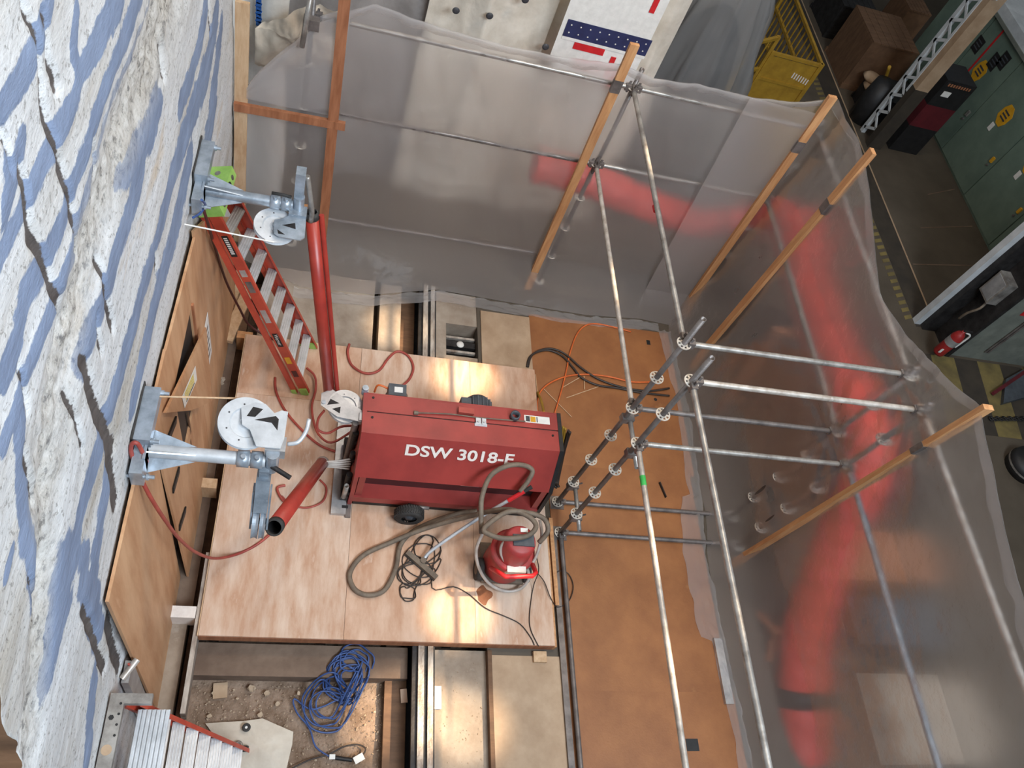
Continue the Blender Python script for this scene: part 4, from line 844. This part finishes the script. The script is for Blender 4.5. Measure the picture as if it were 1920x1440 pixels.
# ================================================================== ladders
def stepladder(f0, f1, t0, t1, label, n, near=False):
    f0, f1, t0, t1 = map(V, (f0,f1,t0,t1))
    t = thing('stepladder', (f0+f1)/2, label, 'ladder')
    ups = (t0-f0).normalized(); wid = (f1-f0).normalized(); out = wid.cross(ups).normalized()
    if out.x < 0: out = -out
    for f, tp, s in ((f0,t0,-1),(f1,t1,1)):
        d = (tp-f).normalized(); w = (wid-d*wid.dot(d)).normalized()*s
        r = MB().bar(f,tp,.006,.085,out).build('rail','ladder_orange',t)
        for e in (-.042,.042): MB().bar(f+out*e-w*.014,tp+out*e-w*.014,.032,.005,out).build('rail_flange','ladder_orange',r)
        # rear leg folded against it
        MB().bar(f-out*.10,tp-out*.08,.03,.05,out).build('rear_leg','ladder_orange',t)
        for q in (f,f-out*.10): MB().bar(q-d*.01,q+d*.09,.045,.075 if q is f else .05,out).build('foot','green' if not near else 'rubber',t)
        if s == -1 and not near:
            for p_, L_, mt_ in ((.14,.10,'saw_dark_red'),(.23,.10,'yellow_sign'),(.36,.20,'black'),(.50,.18,'alu'),(.66,.14,'galv_dark'),(.73,.08,'alu'),(.86,.24,'black')):
                c = f.lerp(tp,p_)+w*.005; lb = MB().bar(c-d*L_/2,c+d*L_/2,.004,.05,out).build('sticker',mt_,r)
                if p_ == .36: text('Werner',.05,'paper',r,'lettering',c+d*.09+w*.004-out*.012,-d,out,.0005)
                if p_ == .86:
                    for kk in range(9): MB().bar(c+d*(.1-.022*kk),c+d*(.088-.022*kk),.006,.03,out).build('print_mark','paper',lb)
    for k in range(n):
        p = .1+.8*k/(n-1); a, b_ = f0.lerp(t0,p), f1.lerp(t1,p)
        st = MB().bar(a+wid*.01,b_-wid*.01,.085,.028,ups+out*.5).build('step','alu',t)
        MB().bar(a+wid*.0,a+wid*.05,.06,.04,ups).build('step_bracket','galv',st)
        for e in (-.03,-.01,.01,.03):
            nrm = (ups+out*.5).normalized(); sd = wid.cross(nrm).normalized()
            MB().bar(a+wid*.02+nrm*.015+sd*e,b_-wid*.02+nrm*.015+sd*e,.004,.004,nrm).build('tread_rib','alu_white',st)
    return t, out, ups, wid
t, out, ups, wid = stepladder((.147,4.51,DZ+.01),(.185,5.10,DZ+.01),(-.735,4.60,2.50),(-.66,4.96,2.46),'red stepladder with a green top leaning against the wall behind the guide tube',8)
c = V((-.74,4.78,2.57)); xx = wid; 
cap = MB().bar(c-wid*.23,c+wid*.23,.20,.10,ups).build('top_cap','green',t)
for e in (-.15,-.05,.06,.15):
    MB().cyl(c+wid*e+ups*.0+out*.09,c+wid*e+out*.104,.022 if abs(e) > .1 else .03,12).build('cap_hole','galv_dark' if abs(e) > .1 else 'black',cap); MB().cyl(c+wid*e+ups*.045,c+wid*e+ups*.052,.024,12).build('cap_hole','galv',cap)
# nearer ladder, cap near the camera
t, out, ups, wid = stepladder((-.02,.55,-.33),(-.02,1.17,-.33),(-.71,.66,1.80),(-.71,1.13,1.80),'grey topped stepladder with an orange rail at the bottom left corner',8,True)
c = V((-.765,.88,1.90))
cap = MB().bb(-.838,-.755,.52,1.16,1.84,1.90).bb(-.755,-.70,.52,.57,1.84,1.90).bb(-.755,-.60,1.10,1.16,1.84,1.90).build('top_tray','galv',t)
for y in (.60,.66,.72,.92,.98,1.04,1.1): MB().cyl((-.772,y,1.899),(-.772,y,1.902),.008,8).build('cap_hole','black',cap)
MB().cyl((-.80,.84,1.899),(-.80,.84,1.902),.03,20).build('cap_hole','dusty_board',cap)
for y in (.62,1.02): MB().cyl((-.81,y,1.899),(-.81,y,1.902),.016,6).build('cap_hole','black',cap)
top = MB().bb(-.69,-.50,.57,1.10,1.70,1.725)
for k in range(7): top.bb(-.685+.027*k,-.672+.027*k,.575,1.095,1.725,1.737)
top.build('top_step','alu_white',t)
# cloth offcut by the ladder foot
pl_ = [(455,1352),(492,1347),(550,1372),(548,1395),(535,1450),(440,1450),(430,1420),(385,1356)]
mb = MB()
cc = P(485,1400,Z=-.27)
def cl(u, v):
    a = u*2*math.pi; k = a/(2*math.pi)*len(pl_); i = int(k) % len(pl_); f = k-int(k)
    p = P(*pl_[i],Z=-.3).lerp(P(*pl_[(i+1)%len(pl_)],Z=-.3),f); q = cc.lerp(p,v); q.z = -.3+.05*n1(q.x*5,q.y*5,3)+.04*(1-v); return q
mb.grid(cl,48,10); t = thing('tarp_offcut', cc, 'crumpled white tarp offcut with round grommets on the dirt', 'tarp'); mb.build('cloth','tarp_white',t)
for px, py in ((462,1364),(447,1397)):
    a = P(px,py,Z=-.255); MB().lathe(a,(0,0,1),[(.012,.0),(.012,.008),(.034,.010),(.036,0)],20).build('grommet','rubber' if px == 462 else 'galv',t); MB().cyl(a-V((0,0,.004)),a+V((0,0,.002)),.013,12).build('grommet_eye','paper',t)
t = thing('wall_conduit', (-.82,1.36,1.2), 'grey angle conduit with wires at the near end of the hoarding', 'conduit')
MB().bb(-.835,-.79,1.28,1.42,.2,1.62).build('channel','alu',t); MB().cyl((-.80,1.38,.3),(-.80,1.38,1.7),.008,8).build('wire','hose_red',t); MB().cyl((-.83,1.30,1.64),(-.76,1.42,1.66),.022,12).build('cap_tube','galv_bright',t)
# ================================================================== outside the enclosure: red air duct
dp = [P(1000,302,Y=7.15),P(1100,330,Y=7.12),P(1200,372,Y=7.08),P(1300,402,Y=7.08),P(1385,398,Y=7.1),V((5.35,6.95,1.55)),P(1470,415,X=5.45),P(1492,520,X=5.45),P(1535,640,X=5.4),P(1585,750,X=5.35),P(1612,830,X=5.32),P(1600,910,X=5.3),P(1555,1000,X=5.3),P(1530,1080,X=5.28),P(1500,1180,X=5.27),P(1490,1290,X=5.27),P(1490,1440,X=5.27),P(1490,1600,X=5.27)]
dc = catmull(dp,8); rr = [.20+.006*math.sin(i*1.6) for i in range(len(dc))]
t = thing('air_duct', (5.35,6.5,0), 'fat red flexible air duct running outside the plastic walls', 'duct')
MB().tube(dc,rr,20).build('hose','duct_red',t)
i = int(len(dc)*.885); MB().tube(dc[i-1:i+2],.212,20).build('strap','black',t)
for k, (x,y) in enumerate(((5.3,5.2),(5.3,2.2),(5.28,.6))):
    tt = thing('saw_horse', (x+.02,y,0), ['duct trestle behind the far half of the right plastic wall','duct trestle behind the near half of the right plastic wall','duct trestle nearest the viewer behind the right plastic'][k], 'trestle')
    zt = min(dc, key=lambda p: abs(p.y-y)+(0 if p.x > 5 else 9)).z-.21
    MB().bb(x-.25,x+.25,y-.04,y+.04,zt-.08,zt).build('beam','lumber_red',tt)
    for s in (-1,1):
        for q in (-1,1): MB().bar((x+s*.2,y+q*.02,zt-.08),(x+s*.24,y+q*.25,0),.06,.04).build('leg','lumber_red',tt)
# timber and cartons stored outside the right wall
for k,(x0,x1,y0,y1,z1,mat,l) in enumerate([(5.75,6.7,.9,1.7,.5,'concrete','pale carton behind the right plastic, nearest the viewer'),(5.8,6.5,2.0,2.45,.6,'motor_grey','dark grey metal box behind the right plastic wall'),(5.85,6.8,2.75,3.3,.4,'lumber_red','low orange timber crate behind the right plastic wall'),(5.62,7.0,3.75,6.4,.45,'steel_dark','long dark toolbox behind the far half of the right plastic')]):
    t = thing('storage_box', ((x0+x1)/2,(y0+y1)/2,0), l, 'box'); MB().bb(x0,x1,y0,y1,0,z1-.05).build('body',mat,t); MB().bb(x0-.02,x1+.02,y0-.02,y1+.02,z1-.05,z1).build('lid',mat,t); MB().bb(x0-.03,x0-.02,(y0+y1)/2-.1,(y0+y1)/2+.1,z1-.2,z1-.15).build('handle','galv',t)
# ---------------------------------------------------------------- wrapped machinery behind the back wall
t = thing('blanket_screen', (1.4,8.1,0), 'tall white quilted blanket screen hung behind the back plastic wall', 'blanket')
def bl_fn(x0, x1, zt, yb, ph):
    return lambda u, v: V((x0+(x1-x0)*u, yb+.15*abs(math.sin(u*(x1-x0)*3.1+ph))*(1.1-.4*v)+.10*n1(u*6+ph,v*4,5), .02+v*zt))
MB().grid(bl_fn(-.9,1.0,4.0,8.15,0),60,50).build('blanket','blanket_grey',t); MB().grid(bl_fn(.95,2.3,4.2,8.0,1.2),50,50).build('blanket','blanket',t); MB().grid(bl_fn(2.25,3.75,4.2,8.12,2.2),50,50).build('blanket','blanket',t)
for px, py in ((855,20),(918,30),(1023,88),(985,0),(680,145),(672,253),(905,165),(640,328),(745,367),(620,420),(700,450),(850,300)):
    a = P(px,py,Y=7.93); MB().lathe(a,(0,-1,0),[(.0,.012),(.012,.014),(.035,.008),(.04,0)],16).build('washer','ink',t)
t = thing('star_banner', P(1140,70,Y=7.86), 'navy banner strip with white dots and red ribbons hung on the blankets', 'banner')
qa, qb = P(1060,50,Y=7.86), P(1216,90,Y=7.86); u = (qb-qa).normalized(); v_ = V((0,0,1)); Lb = (qb-qa).length
def ban(name, mat, a0,a1,b0,b1, par=t, off=0): return MB().prism([(a0,b0),(a1,b0),(a1,b1),(a0,b1)],qa+V((0,-off,0)),u,v_,V((0,-.006,0))).build(name,mat,par)
ban('cloth_panel','paper',-.05,Lb-.02,-.45,.65); st = ban('star_band','navy',0,Lb,-.10,.10,t,.008)
for k in range(9):
    for j in (-1,1):
        c = qa+u*(Lb*(k+.5)/9)+V((0,-.016,j*.045)); MB().lathe(c,(0,-1,0),[(.0,.002),(.010,.002),(.010,0)],5).build('star','paper',st)
ban('white_edge','paper',0,Lb,-.135,-.10,t,.008); ban('red_ribbon','bright_red',.16,.52,-.22,-.14,t,.008); ban('red_ribbon','bright_red',.62,.68,-.5,-.2,t,.01); ban('red_ribbon','bright_red',.80,.86,.4,.62,t,.01)
t = thing('white_tarp', (-.35,6.9,2.4), 'crumpled white tarp bundled behind the stud at the top left', 'tarp')
tp = [(478,55),(525,35),(575,12),(600,8),(640,20),(630,110),(560,120),(500,125),(478,118)]
cc2 = P(555,70,Y=6.82)
def tf(uu, vv):
    k = uu*len(tp); i = int(k) % len(tp); f = k-int(k); p = P(*tp[i],Y=6.95).lerp(P(*tp[(i+1)%len(tp)],Y=6.95),f); q = cc2.lerp(p,vv); q.y += .22*n1(q.x*5,q.z*5,6)+.12*n1(q.x*11,q.z*9,16); return q
MB().grid(tf,72,14).build('cloth','tarp_white',t)
t = thing('cement_bag', (-.72,7.4,0), 'pale bag with a blue print standing behind the stud', 'bag')
MB().grid(lambda u,v: V((-.95+.55*u+.03*math.sin(v*6), 7.25+.2*math.sin(u*math.pi*2)*.3, .02+v*3.1)),10,20).build('sack','paper',t)
for k in range(7):
    a = P(485,2+7*k,Y=7.15); MB().box(a,(.05,.01,.05),Matrix.Rotation(.3*(k%2),3,'Y')).build('print_mark','blue_print',t)
# plastic wrapped machine with yellow guards
t = thing('wrapped_machine', (4.75,9.35,0), 'dark machine shrouded in grey plastic behind the enclosure', 'machine')
MB().lathe((4.75,9.35,0),(0,0,1),[(.5,0),(.5,1.7),(.35,2.3),(.1,2.6),(.0,2.6)],20).build('housing','steel_dark',t)
def shroud(u, v):
    a = 2*math.pi*u; r = (1.02-.66*v**1.6)*(1.08-.26*abs(math.sin(a*6.5+v*1.6))**.6*(1-v*.4)+.07*math.sin(a*31+v*5)*(1-v)+.25*n1(math.cos(a)*3,math.sin(a)*3+v*3,5)); return V((4.75+r*math.cos(a)*1.05,9.35+r*math.sin(a)*.8,.02+v*3.2))
MB().grid(shroud,90,30).build('plastic_shroud','polythene_grey',t)
def guard(ax, ay, bx, by, h, label, infill, plate_=None):
    t = thing('guard_rail', ((ax+bx)/2,(ay+by)/2,0), label, 'guard rail')
    a, b_ = V((ax,ay,0)), V((bx,by,0)); up = V((0,0,1))
    for q in (a,b_): MB().bar(q,q+up*h,.06,.06,(1,0,0)).build('post','yellow',t)
    for z in (.12,h*.55,h-.03): MB().bar(a+up*z,b_+up*z,.05,.05,up).build('rail','yellow',t)
    n = max(2,int((b_-a).length/.16))
    if infill == 'bars':
        for k in range(1,n): q = a.lerp(b_,k/n); MB().bar(q+up*.12,q+up*(h-.03),.022,.022,(1,0,0)).build('bar','yellow',t)
    if infill == 'brace': MB().bar(a+up*.12,b_+up*(h-.05),.05,.04,up).build('brace','yellow',t); MB().bar(a+up*(h-.05),a.lerp(b_,.5)+up*.3,.05,.04,up).build('brace','yellow',t)
    if infill == 'plate':
        pl = MB().bar(a+up*h*.5,b_+up*h*.5,.01,h*.86,up).build('plate','yellow',t)
        c = a.lerp(b_,.62)+V((0,-.012,h*.72)); dd = (b_-a).normalized()
        for k in range(7): MB().box(c+dd*(.05*k)+V((0,0,-.01*k)),(.022,.006,.10)).build('print_mark','white_paint',pl)
guard(4.95,10.25,5.85,10.2,1.1,'low yellow guard rail in front of the shrouded machine','brace')
guard(6.85,11.3,7.75,11.28,1.1,'solid yellow guard plate with white lettering beside the aisle','plate')
guard(7.78,11.3,7.80,13.6,1.1,'yellow barred guard rail running along the aisle','bars')
guard(6.3,11.0,6.8,11.32,1.35,'narrow yellow gate between the guard rail and guard plate','bars')
# ---------------------------------------------------------------- aisle: markings, crates, columns, cabinets
def mark(name, mat, poly_, z=.003): return MB().prism(poly_,(0,0,0),(1,0,0),(0,1,0),(0,0,z)).build(name,mat,floor)
mark('aisle_strip','hazard_black',[(8.86,6.9),(9.22,6.9),(9.22,16),(8.86,16)])
mark('floor_line','dusty_board',[(9.22,6.9),(9.25,6.9),(9.25,16),(9.22,16)],.004)
for k in range(44):
    y = 7.0+k*.14; mark('hazard_dash','hazard_yellow',[(8.70,y),(8.84,y+.05),(8.84,y+.12),(8.70,y+.07)],.004)
for k in range(9):
    x = 8.3+k*.42; mark('hazard_stripe','hazard_yellow' if k % 2 else 'hazard_black',[(x,5.1),(x+.42,5.1),(x+.62,6.4),(x+.20,6.4)],.0035)
for k in range(3): mark('floor_crack','concrete_dark',[(9.3+.5*k,8.2+k*.9),(11.0,8.5+k*.9),(11.0,8.52+k*.9),(9.3+.5*k,8.22+k*.9)],.002)
o = struct(MB().bb(15,15.3,-3,21,-.4,5).build('wall_right','column_grey')); o['label'] = 'far wall of the hall behind the cabinets'
o = struct(MB().bb(-7,15,20.7,21,-.4,5).build('wall_back','column_grey')); o['label'] = 'distant back wall of the hall'
dl = ['green electrical cabinet with the red stripe and black signs, leftmost in the row','green electrical cabinet with a yellow sign and yellow tag, second in the row','green electrical cabinet with a yellow sign at the right edge, third in the row','green electrical cabinet nearest the grey pillar','green electrical cabinet hidden behind the truss column']
yy = [13.9,12.55,11.35,10.15,8.95,7.6]
order = [4,0,1,2,3]
for k in range(5):
    y1, y0 = yy[k], yy[k+1]; t = thing('electrical_cabinet', (11.5,(y0+y1)/2,0), dl[order[k]], 'cabinet', 'green electrical cabinets')
    MB().bb(11.12,12.0,y0+.004,y1-.004,.0,2.0).build('body','cabinet_green',t)
    dr = MB().bb(11.095,11.12,y0+.012,y1-.012,.05,1.97).build('door','cabinet_green',t)
    MB().box((11.08,y0+.10,.78),(.03,.05,.10)).build('door_handle','yellow_sign' if k in (2,3) else 'galv',dr); MB().cyl((11.07,y0+.11,.66),(11.10,y0+.11,.66),.02,10).build('lock','galv_dark',dr)
    if k in (1,2,3):
        yc = y0+.62; sg = MB().prism([(math.cos(a)*.17*(1 if i%2 else .86),math.sin(a)*.20) for i,a in enumerate([j*math.pi/4+.39 for j in range(8)])],(11.088,yc,1.30),(0,1,0),(0,0,1),(.006,0,0)).build('warning_sign','yellow_sign',dr)
        for q in (-.06,.0,.06): MB().box((11.086,yc,1.30+q),(.003,.16,.028)).build('print_mark','ink',sg)
        MB().box((11.088,yc+.06,1.02),(.005,.09,.14)).build('paper_label','paper',dr)
    if k == 1:
        MB().box((11.09,y1-.36,1.35),(.004,.04,1.25)).build('red_stripe','bright_red',dr)
        for y_, z_ in ((y0+.34,1.72),(y0+.50,1.58),(y1-.10,1.5)):
            sg = MB().box((11.088,y_,z_),(.005,.22,.26)).build('black_sign','black',dr)
            for q in (-.06,.0,.06): MB().box((11.085,y_,z_+q),(.003,.15,.02)).build('print_mark','motor_grey',sg)
t = thing('cable_duct', (11.5,11,2.0), 'pale metal cable trunking along the top of the green cabinets', 'trunking')
MB().bb(11.05,11.85,7.6,13.9,2.01,2.22).build('trunk','white_steel',t); MB().bb(11.03,11.06,7.6,13.9,2.0,2.06).build('front_lip','column_grey',t)
# lattice column
bx, by = 9.42, 11.2
t = thing('lattice_column', (bx,by,0), 'pale steel lattice column with diagonal lacing above dark base, by the aisle', 'column')
MB().bb(bx-.05,bx+.02,by+.16,by+.24,0,3.4).build('chord','white_steel',t); MB().bb(bx-.05,bx+.20,by-.24,by-.10,0,3.4).build('chord','dusty_board',t); MB().bb(bx-.06,bx+.0,by-.10,by-.05,1.1,3.4).build('chord','white_steel',t)
MB().bb(bx-.055,bx+.205,by-.245,by-.095,0,1.25).build('dark_base_paint','hazard_black',t)
for k in range(9):
    z = .1+k*.36; MB().bar((bx-.04,by+.2,z),(bx-.04,by-.08,z+.18),.05,.02,(1,0,0)).build('lacing','white_steel',t); MB().bar((bx-.04,by-.08,z+.18),(bx-.04,by+.2,z+.36),.04,.02,(1,0,0)).build('lacing','white_steel',t)
gp = MB().bb(bx-.06,bx+.35,by-.30,by+.25,3.3,3.34).bb(bx-.06,bx-.045,by-.36,by+.1,2.95,3.3).build('gusset_plate','white_steel',t)
for q in range(6): MB().cyl((bx-.07,by-.28+.13*(q%2),3.0+.1*(q//2)),(bx-.06,by-.28+.13*(q%2),3.0+.1*(q//2)),.016,8).build('bolt','ink',gp)
# switch cabinet by the column
t = thing('tool_cabinet', (10.15,11.35,0), 'maroon and black tool cabinet with a sign, standing by the lattice column', 'cabinet')
MB().bb(9.85,10.45,11.05,11.6,0,.55).build('base','black',t); MB().bb(9.85,10.45,11.05,11.6,.55,1.0).build('drawer_unit','maroon',t); MB().bb(9.85,10.45,11.05,11.6,1.0,1.5).build('upper_box','black',t)
MB().bb(9.95,10.10,11.044,11.05,1.2,1.3).build('paper_label','paper',t); sg = MB().bb(9.87,10.43,11.042,11.05,1.38,1.47).build('sign_strip','steel_dark',t)
for k in range(9): MB().bb(9.92+.052*k,9.95+.052*k,11.038,11.042,1.40,1.45).build('print_mark','lumber_red',sg)
# crates, barrels and bags in the dark bay
for k,(x0,x1,y0,y1,z1,mat,l) in enumerate([(9.3,10.3,12.6,13.7,1.0,'crate_brown','large brown timber crate at the top edge beyond the aisle'),(10.5,11.0,13.9,14.6,1.1,'crate_brown','second brown crate beside the lattice column top'),(9.4,10.2,14.2,15.2,.7,'steel_dark','dark equipment box behind the brown crate'),(9.5,10.4,11.7,12.4,.5,'black','low black box with a red item beside the bags')]):
    t = thing('storage_crate', ((x0+x1)/2,(y0+y1)/2,0), l, 'crate'); MB().bb(x0,x1,y0,y1,0,z1-.03).build('body',mat,t)
    n = 6
    for j in range(n): MB().bb(x0+(x1-x0)*j/n+.004,x0+(x1-x0)*(j+1)/n-.004,y0-.015,y1+.015,z1-.03,z1).build('plank',mat,t)
    for y in (y0,y1): MB().bb(x0-.02,x1+.02,y-.02,y+.02,0,.1).build('skid',mat,t)
tag(MB().box((9.8,12.0,.53),(.22,.16,.05)).build('red_box','bright_red'), 'small red box lying on the black box', 'box')
for k in range(5):
    c = P(1636+(k%2)*8,146+k*9,Z=.3+.05*(4-k)); mb = MB().lathe(c,(0,0,1),[(.0,-.06),(.14,-.05),(.19,0),(.14,.05),(.0,.06)],14)
    tag(mb.build('sandbag','dusty_board'), 'pale sandbag in the small pile beside the lattice column', 'sandbag', 'sandbags by the column')
tag(MB().tube(catmull([P(1668,125,Z=1.0),P(1660,150,Z=.7),P(1657,180,Z=.4),P(1650,200,Z=.2),P(1640,208,Z=.05)],4),.03).build('yellow_strap','yellow'), 'yellow ratchet strap hanging beside the sandbags', 'strap')
tag(MB().lathe((9.0+.45,11.75,.0),(0,0,1),[(.0,0),(.22,0),(.24,.4),(.2,.8),(.0,.82)],16).build('waste_sack','black'), 'tall black sack standing behind the yellow strap', 'sack')
# grey pillar with box and extinguisher
t = thing('steel_pillar', (9.9,7.0,0), 'grey-green steel pillar with conduit at the right edge of the photo', 'pillar')
MB().bb(9.2,11.2,6.45,6.60,0,3.2).build('web_plate','column_grey',t); MB().bb(8.95,9.2,6.86,7.0,0,3.2).build('flange','steel_dark',t); MB().bb(9.18,9.24,6.40,7.0,0,3.2).build('flange','steel_dark',t)
MB().bb(8.85,8.95,6.95,7.05,0,3.2).build('edge_angle','white_steel',t)
MB().tube(catmull([(9.12,6.72,.5),(9.06,6.66,.7),(9.08,6.6,.9),(9.14,6.66,1.0)],4),.018).build('conduit_loop','hose_grey',t)
bo = MB().bb(9.02,9.18,6.55,6.82,1.05,1.45).build('junction_box','galv',t); MB().bb(9.01,9.02,6.58,6.79,1.08,1.42).build('box_lid','alu',bo)
for q in (0,.05): MB().cyl((9.75+q,6.43,.2),(9.75+q,6.43,2.6),.014,8).build('conduit','galv_dark',t)
for k,(x,z,mat) in enumerate(((9.55,1.25,'paper'),(9.55,1.05,'bright_red'),(9.62,1.45,'paper'))): MB().bb(x,x+.16,6.44,6.448,z,z+.16).build('wall_notice',mat,t)
c = P(1795,632,Y=6.33); c = V((c.x,6.33,.15))
t = thing('fire_extinguisher', c, 'red fire extinguisher hung on the grey pillar', 'fire extinguisher')
eb = MB().lathe(c,(0,0,1),[(.0,0),(.075,0),(.085,.03),(.085,.40),(.06,.47),(.025,.50),(.025,.53),(.0,.53)],20).build('cylinder','extinguisher_red',t)
MB().lathe(c,(0,0,1),[(.0865,.24),(.0865,.36)],20).build('label_band','alu',eb); MB().box(c+V((-.06,-.062,.12)),(.06,.01,.08)).build('tag','paper',eb)
MB().bar(c+V((-.02,0,.53)),c+V((.10,-.03,.56)),.03,.02).build('lever','black',t); MB().tube(catmull([c+V((.03,-.02,.52)),c+V((.12,-.03,.48)),c+V((.12,-.03,.30)),c+V((.11,-.03,.2))],4),.014).build('discharge_hose','paper',t)
t = thing('machine_foot', P(1905,865,Z=0), 'dark round machine foot cut off by the right frame edge', 'machine foot')
a = P(1912,868,Z=.15); MB().lathe((a.x+.15,a.y,0),(0,0,1),[(.0,.0),(.24,.0),(.26,.12),(.24,.22),(.0,.24)],24).build('drum','black',t); MB().lathe((a.x+.15,a.y,0),(0,0,1),[(.262,.1),(.262,.13)],24).build('rim_band','galv',t)
t = thing('steel_ramp', P(1890,740,Z=0), 'dark chain and red edged steel ramp on the striped floor', 'ramp')
MB().prism([P(1880,715,Z=0).xy,P(1925,690,Z=0).xy,P(1930,745,Z=0).xy,P(1875,760,Z=0).xy],(0,0,.004),(1,0,0),(0,1,0),(0,0,.06)).build('plate','motor_grey',t)
MB().bar(P(1862,738,Z=.05),P(1925,695,Z=.05),.05,.04,(0,0,1)).build('red_edge','maroon',t)
for k in range(12): MB().lathe(P(1858+6*k,785+1.5*(k%2),Z=.03),(0,.3*(k%2),1),[(.02,0),(.04,0),(.04,.012),(.02,.012),(.02,0)],10).build('chain_link','steel_dark',t)
